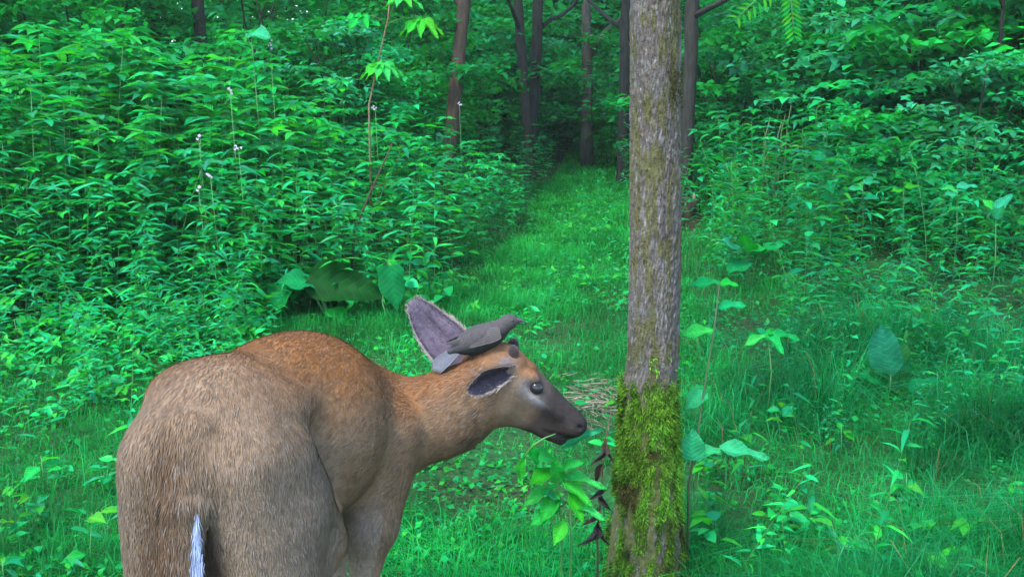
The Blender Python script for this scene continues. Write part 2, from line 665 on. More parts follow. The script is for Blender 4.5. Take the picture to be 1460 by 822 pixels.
def spec_tall(rng, H):
    """tall weed: straight stem, pairs of broad leaves in level tiers, a star of leaves on top"""
    lean = rng.normal(0, .05, 2)
    top = np.array([lean[0] * H * 2, lean[1] * H * 2, H])
    pts = np.array([top * np.array([q ** 1.6, q ** 1.6, q]) for q in np.linspace(0, 1, 7)])
    lv = []
    y0 = rng.uniform(0, 6.3)
    z = rng.uniform(.26, .40)
    k = 0
    while z < .95:
        p = np.array([np.interp(z, np.linspace(0, 1, 7), pts[:, i]) for i in range(3)])
        ln = (.15 + .12 * math.sin(math.pi * min(1, z * 1.05)) ** .7) * rng.uniform(.8, 1.15)
        for h in (0, math.pi):
            if rng.random() < .88:
                lv.append((p, y0 + h + rng.normal(0, .2), rng.normal(.02, .15), rng.normal(0, .18), ln * rng.uniform(.75, 1.15), ln * rng.uniform(.34, .52), rng.uniform(.04, .2)))
        y0 += math.pi / 2 + rng.normal(0, .25)
        z += rng.uniform(.10, .155)
        k += 1
    for a in np.linspace(0, 2 * math.pi, 7)[:-1]:
        ln = rng.uniform(.12, .21)
        lv.append((top, a + rng.normal(0, .2), rng.normal(.08, .15), rng.normal(0, .15), ln, ln * rng.uniform(.36, .5), rng.uniform(.1, .3)))
    return pts, .0045, lv


def spec_lance(rng, H):
    """upright herb with narrow leaves all the way up the stem"""
    lean = rng.normal(0, .10, 2)
    top = np.array([lean[0] * H * 2, lean[1] * H * 2, H])
    pts = np.array([top * np.array([q ** 1.8, q ** 1.8, q]) for q in np.linspace(0, 1, 6)])
    lv = []
    y = rng.uniform(0, 6.3)
    n = int(14 + H * 10)
    for i in range(n):
        z = .18 + .82 * i / (n - 1)
        p = np.array([np.interp(z, np.linspace(0, 1, 6), pts[:, j]) for j in range(3)])
        ln = rng.uniform(.09, .17) * (1.1 - .4 * z)
        lv.append((p, y, rng.uniform(.0, .75), rng.normal(0, .3), ln, ln * rng.uniform(.2, .34), rng.uniform(.2, .6)))
        y += 2.4 + rng.normal(0, .3)
    return pts, .003, lv


def spec_herb(rng, H):
    """low herb: a few stalked broad leaves"""
    pts = np.array([[0, 0, 0], [0, 0, H * .35], [rng.normal(0, .02), rng.normal(0, .02), H * .8]])
    lv = []
    y = rng.uniform(0, 6.3)
    for i in range(rng.integers(6, 11)):
        z = rng.uniform(.35, 1)
        ln = rng.uniform(.055, .105)
        r = rng.uniform(.0, .035)
        lv.append((np.array([math.cos(y) * r, math.sin(y) * r, H * .8 * z]), y, rng.normal(.12, .3), rng.normal(0, .3), ln, ln * rng.uniform(.42, .7), rng.uniform(.1, .35)))
        y += 2.4 + rng.normal(0, .4)
    return pts, .0025, lv


SPEC = {'tall': spec_tall, 'lance': spec_lance, 'herb': spec_herb}


def merged(spec, rng, pal, rich=False, fine=False, stemC=(.05, .16, .045), spread=.28):
    """one plant as arrays (V, T, Q, C)"""
    pts, r, lv = spec
    g = Geo()
    tube(g, pts, np.linspace(r, r * .5, len(pts)), 4 if rich else 3, stemC, cap=False)
    P = np.array([l[0] for l in lv])
    yaw, pit, rol, L, W, dr = (np.array([l[i] for l in lv]) for i in range(1, 7))
    C = shade(len(lv), rng, pal, spread)
    if not rich:
        V, T, Cv = (leaves8 if fine else leaves5)(P, yaw, pit, rol, L, W, dr, C)
        g.put(V, T, None, Cv)
    else:
        D, N, S = frame(yaw, pit, rol)
        for i in range(len(lv)):
            Vt, Qt, Ct = leaf_template(OVATE, droop=dr[i])
            V = P[i] + Vt[:, :1] * W[i] * -S[i] + Vt[:, 1:2] * L[i] * D[i] + Vt[:, 2:] * L[i] * N[i]
            g.put(V, None, Qt, Ct * C[i])
    return g.arrays()


def scatter(variants, P, yaw, scale, tint, rng, lean=.08):
    """copies of plant variants gathered into one mesh's arrays (for growth nobody could count)"""
    g = Geo()
    which = rng.integers(0, len(variants), len(P))
    for k, (V, T, Q, C) in enumerate(variants):
        m = np.where(which == k)[0]
        if not len(m):
            continue
        n = len(m)
        c, s = np.cos(yaw[m])[:, None], np.sin(yaw[m])[:, None]
        X = np.stack([V[None, :, 0] * c - V[None, :, 1] * s, V[None, :, 0] * s + V[None, :, 1] * c, np.tile(V[:, 2], (n, 1))], -1) * scale[m][:, None, None]
        ln = rng.normal(0, lean, (n, 2))
        X[..., 0] += X[..., 2] * ln[:, :1]
        X[..., 1] += X[..., 2] * ln[:, 1:]
        X += P[m][:, None]
        off = (np.arange(n) * len(V))[:, None, None]
        g.put(X.reshape(-1, 3), (T[None] + off).reshape(-1, 3), (Q[None] + off).reshape(-1, 4) if len(Q) else None,
              (np.tile(C, (n, 1, 1)) * tint[m][:, None, None]).reshape(-1, 3))
    return g


def place_parts(name, spec, loc, rotz, scale, leafmeshes, stemmat, rng, label, cat, group=None, stemC=(.05, .16, .045), leafname='leaf', cache={}):
    """a plant as a thing: stem and every leaf a part of its own"""
    pts, r, lv = spec
    root = add(name, None, loc=loc, rot=(0, 0, rotz), scale=scale, label=label, cat=cat, group=group)
    key = id(pts)
    if key not in cache:
        g = Geo()
        tube(g, pts, np.linspace(r, r * .5, len(pts)), 5, stemC)
        cache[key] = (g.build('stem', stemmat), pts)
    add('stem', cache[key][0], root)
    for (p, yaw, pit, rol, L, W, dr) in lv:
        D, N, S = frame(np.array(yaw), np.array(pit), np.array(rol))
        o = add(leafname, leafmeshes[rng.integers(0, len(leafmeshes))], root)
        S = -S
        o.matrix_local = Matrix(((S[0] * W, D[0] * L, N[0] * L, p[0]), (S[1] * W, D[1] * L, N[1] * L, p[1]), (S[2] * W, D[2] * L, N[2] * L, p[2]), (0, 0, 0, 1)))
    return root


# ------------------------------------------------------------------ trees
def bark_material(name, dark, light, scale=1.0, moss=None):
    m, nt, N, L = new_mat(name)
    tc = N.new('ShaderNodeTexCoord')
    mp = N.new('ShaderNodeMapping')
    mp.inputs['Scale'].default_value = (9 * scale, 9 * scale, 2.0 * scale)
    L.new(tc.outputs['Object'], mp.inputs[0])
    n1 = N.new('ShaderNodeTexNoise')
    n1.inputs['Scale'].default_value = 2.6
    n1.inputs['Detail'].default_value = 7
    n1.inputs['Roughness'].default_value = .65
    L.new(mp.outputs[0], n1.inputs['Vector'])
    r = N.new('ShaderNodeValToRGB')
    r.color_ramp.elements[0].position = .32
    r.color_ramp.elements[0].color = (*dark, 1)
    r.color_ramp.elements[1].position = .68
    r.color_ramp.elements[1].color = (*light, 1)
    L.new(n1.outputs['Fac'], r.inputs[0])
    last = r.outputs[0]
    if moss:
        for seed, (colr, sc, lo, hi) in enumerate(moss):
            n2 = N.new('ShaderNodeTexNoise')
            n2.noise_dimensions = '4D'
            n2.inputs['W'].default_value = seed * 3.7
            n2.inputs['Scale'].default_value = sc
            n2.inputs['Detail'].default_value = 6
            n2.inputs['Roughness'].default_value = .6
            L.new(tc.outputs['Object'], n2.inputs['Vector'])
            r2 = N.new('ShaderNodeValToRGB')
            r2.color_ramp.elements[0].position = lo
            r2.color_ramp.elements[0].color = (0, 0, 0, 1)
            r2.color_ramp.elements[1].position = hi
            r2.color_ramp.elements[1].color = (1, 1, 1, 1)
            L.new(n2.outputs['Fac'], r2.inputs[0])
            mx = N.new('ShaderNodeMix')
            mx.data_type = 'RGBA'
            L.new(r2.outputs[0], mx.inputs[0])
            L.new(last, mx.inputs[6])
            mx.inputs[7].default_value = (*colr, 1)
            last = mx.outputs[2]
    p = N.new('ShaderNodeBsdfPrincipled')
    p.inputs['Roughness'].default_value = .9
    p.inputs['Specular IOR Level'].default_value = .15
    L.new(last, p.inputs['Base Color'])
    b = N.new('ShaderNodeBump')
    b.inputs['Strength'].default_value = .7
    b.inputs['Distance'].default_value = .02
    L.new(n1.outputs['Fac'], b.inputs['Height'])
    L.new(b.outputs[0], p.inputs['Normal'])
    o = N.new('ShaderNodeOutputMaterial')
    L.new(p.outputs[0], o.inputs[0])
    return m


M_BARK_BROWN = bark_material('brown_bark', (.014, .010, .008), (.046, .032, .023))
M_BARK_DARK = bark_material('dark_bark', (.007, .0065, .006), (.024, .022, .019))
M_BARK_GREY = bark_material('grey_bark', (.022, .018, .015), (.065, .055, .045))


def crown_mesh(rng, n, rx, rz, leaf, pal, clumps=60, flat=.35, hollow=.25):
    """crown: leaf clumps in sprays through an uneven volume, with gaps between"""
    th = rng.uniform(0, 2 * np.pi, clumps)
    zz = rng.uniform(-1, 1, clumps)
    rr = np.sqrt(1 - zz ** 2) * rng.uniform(hollow, 1.08, clumps) ** .6
    cc = np.stack([np.cos(th) * rr * rx, np.sin(th) * rr * rx, zz * rz], -1)
    cr = rng.uniform(.16, .34, clumps) * rx
    k = rng.integers(0, clumps, n)
    off = rng.normal(0, .5, (n, 3)) * np.array([1, 1, flat])
    P = cc[k] + off * cr[k][:, None]
    L = leaf * rng.uniform(.6, 1.3, n)
    base = shade(clumps, rng, pal, .3)[k]
    C = base * rng.uniform(.75, 1.25, (n, 1))
    V, T, Cv = leaves5(P, rng.uniform(0, 6.3, n), rng.normal(-.15, .4, n), rng.normal(0, .45, n), L, L * rng.uniform(.45, .7, n), rng.uniform(.05, .3, n), C)
    return V, T, Cv


_rng = np.random.default_rng(21)
CROWNS = []
for i in range(4):
    V, T, Cv = crown_mesh(_rng, 3000, 2.6, 2.4, .17, [MID * .9, TEAL * .9, DARK * 1.2], clumps=70)
    CROWNS.append(mesh('crown', V, T, None, Cv, M_FAR))
SHRUBS = []
for i in range(5):
    V, T, Cv = crown_mesh(_rng, 5200, 1.15, 1.0, .095, [MID, TEAL, DARK * 1.3] if i < 3 else [TEAL, PALE * .8, MID], clumps=75, flat=.28, hollow=.1)
    SHRUBS.append(mesh('shrub_crown', V, T, None, Cv, M_FAR))


def trunk_mesh(rng, pts, radii, mat, seg=14, limbs=6, limb_from=.45, limb_len=2.0, rough=.06):
    g = Geo()
    pts = np.asarray(pts, float)
    q = np.linspace(0, 1, 26)
    s = np.linspace(0, 1, len(pts))
    pp = np.stack([np.interp(q, s, pts[:, i]) for i in range(3)], -1)
    rad = np.interp(q, s, radii)
    pp[1:-1] += rng.normal(0, .012, (24, 3)) * rad[1:-1, None] * 4
    tube(g, pp, rad, seg)
    V = g.V[0]
    c = np.repeat(pp, seg, 0)
    m = len(c)
    V[:m] += (V[:m] - c) * ((fbm(V[:m] * np.array([1, 1, .25]), 6 / max(rad[0], .05) * .25, 5) - .5) * rough * 8)[:, None]
    for k in range(limbs):
        t = limb_from + (1 - limb_from) * (k + .3) / limbs
        b = np.array([np.interp(t, q, pp[:, i]) for i in range(3)])
        a = rng.uniform(0, 6.3)
        ln = limb_len * rng.uniform(.6, 1.1)
        d = np.array([math.cos(a), math.sin(a), rng.uniform(.3, .9)])
        lp = np.array([b + d * ln * u + np.array([0, 0, .25 * ln * u * u]) + rng.normal(0, .04, 3) * (u > 0) for u in np.linspace(0, 1, 6)])
        r0 = np.interp(t, q, rad) * .5
        tube(g, lp, np.linspace(r0, r0 * .18, 6), 6)
    return g.build('trunk', mat)


def tree(name, foot, through, H, r, mat, label, group=None, seed=0, crown=True, limbs=7, crown_scale=1.0, limb_from=.5, flare=1.35, fork=None):
    """tall tree: trunk from the foot through a second point, limbs, and a crown high up"""
    rng = np.random.default_rng(100 + seed)
    foot = np.array([foot[0], foot[1], gh(foot[0], foot[1]) - .03])
    d = np.asarray(through, float) - foot
    d = d / d[2]
    d[:2] *= 1.0
    root = add(name, None, loc=foot, label=label, cat='tree', group=group)
    top = np.array([d[0] * min(H, 5) + rng.normal(0, .2), d[1] * min(H, 5) + rng.normal(0, .2), H])
    pts = [np.zeros(3), d * .25, d * 2.5, d * min(5, H * .8), top]
    add('trunk', trunk_mesh(rng, pts, [r * flare, r * 1.02, r * .9, r * .7, r * .2], mat, limbs=limbs, limb_from=limb_from, limb_len=H * .22), root)
    if fork is not None:
        g = Geo()
        f0, f1 = d * fork[0], d * fork[0] + np.array(fork[1])
        tube(g, np.array([f0 - d * .3, f0, (f0 + f1) / 2 + np.array(fork[1]) * .06, f1]), [r * .6, r * .6, r * .5, r * .25], 10)
        add('branch', g.build('branch', mat), root)
    if crown:
        for k in (1,):
            o = add('crown', CROWNS[rng.integers(0, 4)], root, loc=top * (.62 + .26 * k) + np.array([rng.normal(0, .5), rng.normal(0, .5), 0]) * (1 - k), rot=(0, 0, rng.uniform(0, 6.3)),
                    scale=crown_scale * (1.05 - .15 * k))
    return root


def shrub(name, x, y, H, label, group, seed, variant=None, wide=1.0, cat='shrub'):
    """understorey shrub: several thin stems and leafy sprays down to the ground"""
    rng = np.random.default_rng(300 + seed)
    z0 = float(gh(x, y)) - .02
    root = add(name, None, loc=(x, y, z0), label=label, cat=cat, group=group)
    g = Geo()
    for k in range(rng.integers(3, 6)):
        a = rng.uniform(0, 6.3)
        s = rng.uniform(.12, .42) * H * wide * .6
        pts = np.array([[math.cos(a) * s * u ** 1.3, math.sin(a) * s * u ** 1.3, H * .92 * u] for u in np.linspace(0, 1, 7)]) + rng.normal(0, .015 * H, (7, 3)) * np.linspace(0, 1, 7)[:, None]
        tube(g, pts, np.linspace(.011 * H, .003 * H, 7), 6)
    add('stem', g.build('stem', M_BARK_DARK), root)
    sc = H / 2.1
    add('crown', SHRUBS[rng.integers(0, 5) if variant is None else variant], root, loc=(0, 0, H * .56), rot=(0, 0, rng.uniform(0, 6.3)), scale=(sc * wide, sc * wide, sc * .92))
    return root


def G(px, py, Y):
    p = at(px, py, Y)
    return p


# trees that show their trunks
def foot_under(px, py, Y):
    p = at(px, py, Y)
    return p


T = foot_under
tree('forest_tree', T(632, 160, 13.5), T(662, 0, 13.8), 9, .100, M_BARK_BROWN, 'brown leaning tree trunk rising from the weedy bank, forking above', seed=1, fork=(3.0, (.55, .3, 2.2)))
tree('forest_tree', T(758, 120, 18), T(738, 0, 18), 11, .095, M_BARK_DARK, 'dark trunk of a pair, the slimmer one leaning outward', seed=2)
tree('forest_tree', T(756, 120, 18.4), T(768, 0, 18.4), 11, .12, M_BARK_DARK, 'dark thick trunk of a pair standing close together', seed=3)
tree('forest_tree', T(889, 180, 17), T(893, 0, 17), 10, .10, M_BARK_DARK, 'slender dark trunk at the shaded end of the trail', seed=4)
tree('forest_tree', T(978, 190, 13), T(988, 0, 13), 10, .10, M_BARK_DARK, 'broad shadowy trunk behind the mossy foreground tree', seed=5)
tree('forest_tree', T(281, 70, 12.5), T(283, 0, 12.5), 10, .085, M_BARK_DARK, 'thin dark trunk showing above the tall weed bank', seed=6)
tree('forest_tree', T(1182, 180, 15), T(1176, 0, 15), 10, .07, M_BARK_DARK, 'thin dim trunk among shrubs beyond the herb thicket', seed=7)
tree('sapling_tree', T(1421, 165, 10), T(1428, 40, 10), 4.2, .022, M_BARK_DARK, 'very slim sapling with a dark stem beside the thicket', seed=8, crown_scale=.42, limbs=9, limb_from=.4)
# a broken snag
sn = T(838, 140, 20)
snr = add('dead_snag', None, loc=(sn[0], sn[1], float(gh(sn[0], sn[1]))), label='pale broken snag with a slanting side branch deep in the wood', cat='tree')
rs_ = np.random.default_rng(77)
g = Geo()
p1 = T(832, 45, 20) - sn
tube(g, np.array([[0, 0, -.05], [0, 0, 1.0], [-.02, 0, 2.2], [-.05, 0, 3.3], [-.03, 0, 3.5]]) + rs_.normal(0, .01, (5, 3)), [.15, .12, .11, .09, .03], 12)
add('trunk', g.build('snag_trunk', M_BARK_GREY), snr)
g = Geo()
tube(g, np.array([[0, 0, 2.3], [.35, 0, 2.8], [.75, .1, 3.15]]), [.08, .06, .02], 8)
add('branch', g.build('snag_branch', M_BARK_GREY), snr)

# further trees that close the wood, their crowns shading it
frng = np.random.default_rng(44)
k = 0
spots = []
for Y in (15, 19.5, 24, 29, 35, 41):
    for x in np.arange(-24, 25, 4.6):
        X = x + frng.normal(0, .9)
        YY = Y + frng.normal(0, .8)
        if abs(X / YY) > .85:
            continue
        if abs(X - (xl(YY) + xr(YY)) / 2) < 1.7:
            continue
        if YY < 22 and 2.2 < X < 8:
            continue
        if YY < 27 and abs(730 + F_PX * X / YY - 800) < 150:
            continue
        spots.append((X, YY))
for k, (X, YY) in enumerate(spots):
    b = np.array([X, YY, 0])
    tree('forest_tree', b, b + np.array([frng.normal(0, .15), frng.normal(0, .1), 3]), frng.uniform(9, 13), frng.uniform(.05, .12), M_BARK_DARK,
         'one of the many dim trunks closing the wood behind the trail', 'trees deep in the wood', seed=20 + k, crown_scale=frng.uniform(.8, 1.05), limbs=5)

# understorey shrubs
shr = [(1330, 150, 12.5, 3.6, 4), (1440, 150, 11, 3.0, 3), (1240, 170, 13.5, 3.2, 4), (1130, 180, 15, 2.8, 1), (1040, 180, 15, 2.6, 0), (1390, 190, 9.5, 1.9, 3), (1280, 180, 17, 4.2, 2), (1460, 100, 15, 4.5, 4),
       (1180, 150, 19, 4.0, 0), (1080, 150, 21, 3.6, 1), (930, 170, 20, 3.0, 2), (1000, 170, 24, 4.0, 0), (1520, 150, 12, 3.4, 3), (1640, 150, 12, 3.6, 4), (1760, 150, 10.5, 3.4, 1), (1700, 150, 15, 4.5, 2), (1880, 150, 11, 4, 0), (-180, 90, 11.5, 3.4, 0), (-320, 90, 12, 3.6, 2), (-240, 90, 16, 4.5, 1),
       (60, 80, 11, 2.6, 2), (150, 70, 13, 3.2, 0), (400, 80, 13.5, 2.8, 1), (330, 80, 15, 3.0, 0), (480, 100, 12.5, 2.2, 3), (570, 120, 15, 3.0, 1), (220, 70, 16, 3.2, 2), (-60, 80, 11, 3.2, 1),
       (690, 130, 20, 3.0, 0), (620, 120, 21, 3.6, 2), (800, 150, 23, 3.0, 1), (860, 160, 29, 3.6, 2), (900, 160, 26, 3.0, 0), (820, 150, 31, 4.5, 2), (720, 130, 26, 4.2, 1), (500, 100, 20, 4.2, 0), (380, 90, 20, 4.2, 2),
       (100, 90, 18, 4.2, 1), (10, 90, 20, 4.5, 0), (1350, 150, 22, 5, 1), (1450, 150, 20, 5, 0), (1150, 150, 27, 5, 2), (960, 160, 31, 5, 0), (1040, 150, 30, 5.2, 1), (650, 120, 30, 5, 0), (800, 150, 30, 7.5, 0), (855, 150, 34, 8, 1), (735, 150, 28, 7, 2), (680, 140, 27, 6, 0), (905, 150, 31, 7, 2), (770, 150, 33, 8, 1), (845, 150, 45, 9, 0), (895, 150, 40, 8, 1), (820, 150, 24.5, 2.0, 3), (895, 160, 24, 2.8, 4), (790, 150, 24, 2.6, 3), (760, 140, 22, 2.6, 4), (780, 140, 36, 5.5, 1), (900, 150, 37, 5.5, 2)]
for k, (px, py, Y, H, v) in enumerate(shr):
    p = at(px, py, Y)
    if xl(Y) - .7 < p[0] < xr(Y) + .6:
        p[0] = xl(Y) - 1.0 if px < 850 else xr(Y) + 1.0
    near = Y < 14.2 and 900 < px < 1550
    uniq = {1330: 'tall leafy shrub with layered pale sprays behind the herb thicket', 1440: 'leafy shrub around the very slim dark sapling', 1240: 'leafy shrub next to the tall layered one behind the herb thicket',
            1390: 'small low shrub in front of the slim dark sapling', 1520: 'shrub at the outer end of the row behind the thicket',
            60: 'shrub behind the tallest weeds at the far end of the bank', 480: 'low leafy shrub beside the sapling with drooping leaf fans', 400: 'shrub between the thin dark trunk and the sapling with leaf fans',
            570: 'leafy shrub between the leaf-fan sapling and the brown leaning trunk'}
    lab = 'leafy green shrub standing behind the herb thicket' if near else ('leafy shrub rising above the tall weed bank' if px < 640 and Y < 17 else 'dim leafy shrub in the shaded depth of the wood')
    grp = 'shrubs behind the herb thicket' if near else ('shrubs above the weed bank' if px < 640 and Y < 17 else 'shrubs in the depth of the wood')
    if px in uniq:
        lab = uniq[px]
    shrub('understory_shrub', p[0], p[1], H, lab, grp, k, v, wide=frng.uniform(.95, 1.35))

# the wood goes on: one far mass of foliage
n = 58000
P = np.stack([frng.uniform(-42, 42, n), frng.uniform(46, 60, n), frng.uniform(0, 14, n)], -1)
L = frng.uniform(.45, .95, n)
V, T_, Cv = leaves5(P, frng.uniform(0, 6.3, n), frng.normal(0, .5, n), frng.normal(0, .6, n), L, L * .6, np.full(n, .15), shade(n, frng, [DARK, MID * .8, TEAL * .8], .4))
add('far_woods', mesh('far_woods', V, T_, None, Cv, M_FAR), kind='stuff', label='dense far wood closing the view behind the trunks', cat='woods')
# ------------------------------------------------------------------ the mossy foreground tree
def mossy_tree():
    rng = np.random.default_rng(8)
    Y0 = 2.78
    foot = at(918, 800, Y0)
    foot[2] = float(gh(foot[0], foot[1]))
    zs = np.concatenate([np.linspace(-.04, 2.5, 300), np.linspace(2.54, 8.5, 30)])
    # measured half widths (px) and axis (px) down the trunk
    py = np.array([0, 200, 400, 520, 545, 640, 720, 822])
    ax = np.array([933, 931, 928, 926, 922, 921, 920, 918])
    hw = np.array([36, 35.5, 36.5, 37, 38, 41, 45, 51])
    zz = np.array([at(930, p, Y0)[2] for p in py])
    xx = np.array([at(a, p, Y0)[0] for a, p in zip(ax, py)])
    dep = np.array([Y0 * cp + (CAM_H - z) * sp for z in zz])
    rr = hw / F_PX * dep
    o = np.argsort(zz)
    cx = np.interp(zs, zz[o], xx[o])
    rad = np.interp(zs, zz[o], rr[o])
    lo = zs < zz[o][0]
    rad = np.where(lo, rad + (zz[o][0] - zs) * .25, rad)
    up_ = zs > zz[o][-1]
    rad = np.where(up_, rr[o][-1] * np.clip(1 - (zs - zz[o][-1]) / 7.6, .1, 1), rad)
    cx = cx + .015 * np.sin(zs * 1.7)
    cy = Y0 + .02 * np.sin(zs * 1.2 + 1) + .02 * np.clip(zs - 2, 0, 9)
    seg = 170
    a = np.linspace(0, 2 * np.pi, seg, endpoint=False)
    ca, sa = np.cos(a), np.sin(a)
    U = np.stack([ca[None, :] * 3.0 + 0 * zs[:, None], sa[None, :] * 3.0 + 0 * zs[:, None], zs[:, None] * 13 + 0 * a[None]], -1)
    warp = vnoise(U, 1.8, 3)
    ridg = np.abs(fbm(U * np.array([1, 1, .75]) + warp[..., None] * .8, 5.2, 12, 4) - .5) * 2
    plate = fbm(U * np.array([1, 1, .9]), 6.5, 15, 3)
    lump = fbm(U * np.array([1, 1, .4]), .7, 17, 3) - .5
    disp = -.0048 * np.clip(1 - ridg * 4.0, 0, 1) ** 1.2 + .0045 * (plate - .5) + .016 * lump
    R = rad[:, None] + disp
    root_fl = .02 * np.clip(.35 - zs, 0, 1)[:, None] * (1 + np.cos(a * 4 + .8))[None]
    R = R + root_fl
    X = np.stack([cx[:, None] + R * ca, cy[:, None] + R * sa, zs[:, None] + 0 * a[None]], -1)
    nz = len(zs)
    i, j = np.meshgrid(np.arange(nz - 1), np.arange(seg), indexing='ij')
    j2 = (j + 1) % seg
    Q = np.stack([i * seg + j, i * seg + j2, (i + 1) * seg + j2, (i + 1) * seg + j], -1).reshape(-1, 4)
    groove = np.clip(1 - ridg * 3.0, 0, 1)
    C = np.array([.068, .058, .050]) * (.65 + .7 * plate)[..., None]
    lich = sstep(.53, .66, fbm(U * np.array([1, 1, .8]), 3.4, 31, 4))
    C = C + (np.array([.092, .092, .090]) - C) * (lich * .65)[..., None]
    wh = sstep(.64, .74, fbm(U * np.array([1, 1, .8]), 8.0, 36, 3))
    C = C + (np.array([.15, .155, .16]) - C) * (wh * .7)[..., None]
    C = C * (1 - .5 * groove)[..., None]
    zc = zs[:, None]
    band = .25 + .75 * np.exp(-((zc - 1.55) / .22) ** 2) + .8 * np.exp(-((zc - 1.25) / .12) ** 2) + .3 * np.exp(-((zc - .95) / .15) ** 2)
    mossy = sstep(.50, .62, fbm(U * np.array([1, 1, .6]), 1.6, 41, 5) + .10 * (band - .6))
    mcol = np.array([.034, .032, .008]) + fbm(U, 8, 44)[..., None] * np.array([.02, .025, .002])
    C = C + (mcol - C) * (mossy * .7)[..., None]
    lowm = sstep(.75, .60, zc + .14 * (fbm(U, 2.5, 47) - .5)) * sstep(.36, .5, fbm(U, 2.2, 48) + .25 * sstep(.25, .5, zc))
    C = C + (np.array([.045, .055, .012]) - C) * (lowm * .85)[..., None]
    bark = col_material('mottled_bark', rough=.9, spec=.15, noise_scale=70, amount=.35, bump=.5, bump_scale=160)
    tree_ = add('mossy_tree', None, loc=foot, label='grey mottled tree with a thick mossy base in front of the trail', cat='tree')
    add('trunk', mesh('mossy_trunk', X.reshape(-1, 3) - foot, None, Q, C.reshape(-1, 3), bark), tree_)
    # moss: curling sprigs in cushions
    Xf, Af = X.reshape(-1, 3), np.stack([ca[None] + 0 * zs[:, None], sa[None] + 0 * zs[:, None], 0 * zs[:, None] + 0 * a], -1).reshape(-1, 3)
    Uf = U.reshape(-1, 3)
    zf = Xf[:, 2]
    cush = fbm(Uf * np.array([1, 1, .6]), 1.7, 61, 4)
    topline = .715 + .05 * (vnoise(Uf * np.array([1, 1, 0]), 2.3, 66) - .5)
    wlow = sstep(topline + .01, topline - .03, zf) * sstep(.46, .54, cush + .15 * np.exp(-((zf - .58) / .14) ** 2) + .05 * np.exp(-((zf - .36) / .10) ** 2) - .10 * np.exp(-((zf - .26) / .07) ** 2))
    wup = .16 * mossy.reshape(-1) * (zf > .75) * (zf < 2.3) * sstep(.5, .62, fbm(Uf, 3.2, 63))
    wup += .55 * np.exp(-(((zf - 1.58) / .05) ** 2)) * sstep(.2, .5, Af[:, 0]) * (Af[:, 1] < .2)
    wup[(zf > 2.4)] = 0
    pr = wlow + wup
    front = np.where(Af[:, 1] < .35, 1.0, .35)
    pr = pr * front
    n = 34000
    idx = rng.choice(len(Xf), n, p=pr / pr.sum())
    X0 = Xf[idx] + rng.normal(0, .0025, (n, 3))
    N0 = Af[idx]
    low = zf[idx] < .8
    thick = (cush[idx] - .42) * .20
    X0 = X0 + N0 * (np.where(low, np.clip(thick, 0, .013) * rng.random(n) ** .6, 0))[:, None]
    jit = np.stack([vnoise(X0, 55, 70 + q) - .5 for q in range(3)], -1)
    D = nrm(N0 * rng.uniform(.15, .75, (n, 1)) + np.array([0, 0, -.25]) + jit * 2.6 + rng.normal(0, .55, (n, 3)))
    L = np.where(low, rng.uniform(.005, .015, n), rng.uniform(.004, .011, n))
    W = np.where(low, rng.uniform(.0018, .0036, n), rng.uniform(.0015, .003, n))
    S = nrm(np.cross(D, N0 + rng.normal(0, .3, (n, 3))))
    p1 = X0 + D * (L * .55)[:, None]
    p2 = X0 + nrm(D + np.array([0, 0, -.45]) + N0 * .2) * L[:, None]
    V = np.stack([X0 - S * (W * .4)[:, None], X0 + S * (W * .4)[:, None], p1 - S * (W * .5)[:, None], p1 + S * (W * .5)[:, None], p2], 1)
    kk = np.arange(n)[:, None] * 5
    T = np.stack([kk + [0, 1, 3], kk + [0, 3, 2], kk + [2, 3, 4]], 1).reshape(-1, 3)
    c = np.array([.048, .120, .008]) * (.25 + 1.25 * vnoise(X0, 34, 81))[:, None]
    br = vnoise(X0, 9, 83) + .12 * (X0[:, 2] > .58) > .66
    c[br] = np.array([.055, .170, .012])
    ol = ((vnoise(X0, 14, 85) > .70) & (X0[:, 2] < .55)) | ~low
    c[ol] = np.array([.040, .040, .010])
    c *= rng.uniform(.65, 1.35, (n, 1))
    Cv = np.repeat(c[:, None], 5, 1) * np.array([.7, .7, 1, 1, 1.25])[None, :, None]
    mm = leaf_material('moss', rough=.8, trans=.25, spec=.1, var=.3)
    add('moss', mesh('moss', V.reshape(-1, 3) - foot, T, None, Cv.reshape(-1, 3), mm), tree_, kind='stuff')
    # limbs and crown above the picture
    g = Geo()
    lr = np.random.default_rng(3)
    for q in range(7):
        z = 4.2 + q * .6
        ang = q * 2.4
        b = np.array([np.interp(z, zs, cx), np.interp(z, zs, cy), z]) - foot
        d = np.array([math.cos(ang), math.sin(ang), .7])
        tube(g, np.array([b + d * u * 1.5 + [0, 0, .3 * u * u] for u in np.linspace(0, 1, 5)]), np.linspace(.035, .008, 5), 6)
    add('branch', g.build('upper_branches', M_BARK_GREY), tree_)
    add('crown', CROWNS[1], tree_, loc=(0, .6, 6.8), scale=.72)
    # one low limb reaching out to the right with feathery leaves
    g = Geo()
    b = np.array([np.interp(2.9, zs, cx) + .03, np.interp(2.9, zs, cy), 2.9])
    tip = at(1120, -28, 4.0)
    pts = np.array([b + (tip - b) * u + np.array([0, 0, .18 * math.sin(math.pi * u)]) for u in np.linspace(0, 1, 9)])
    tube(g, pts - foot, np.linspace(.02, .004, 9), 7)
    limb = add('branch', g.build('low_branch', M_BARK_GREY), tree_)
    lm = leaf_mesh('leaflet', LANCE, LIME * 1.0, droop=.25)
    lm2 = leaf_mesh('leaflet', LANCE, MID * 1.1, droop=.2)
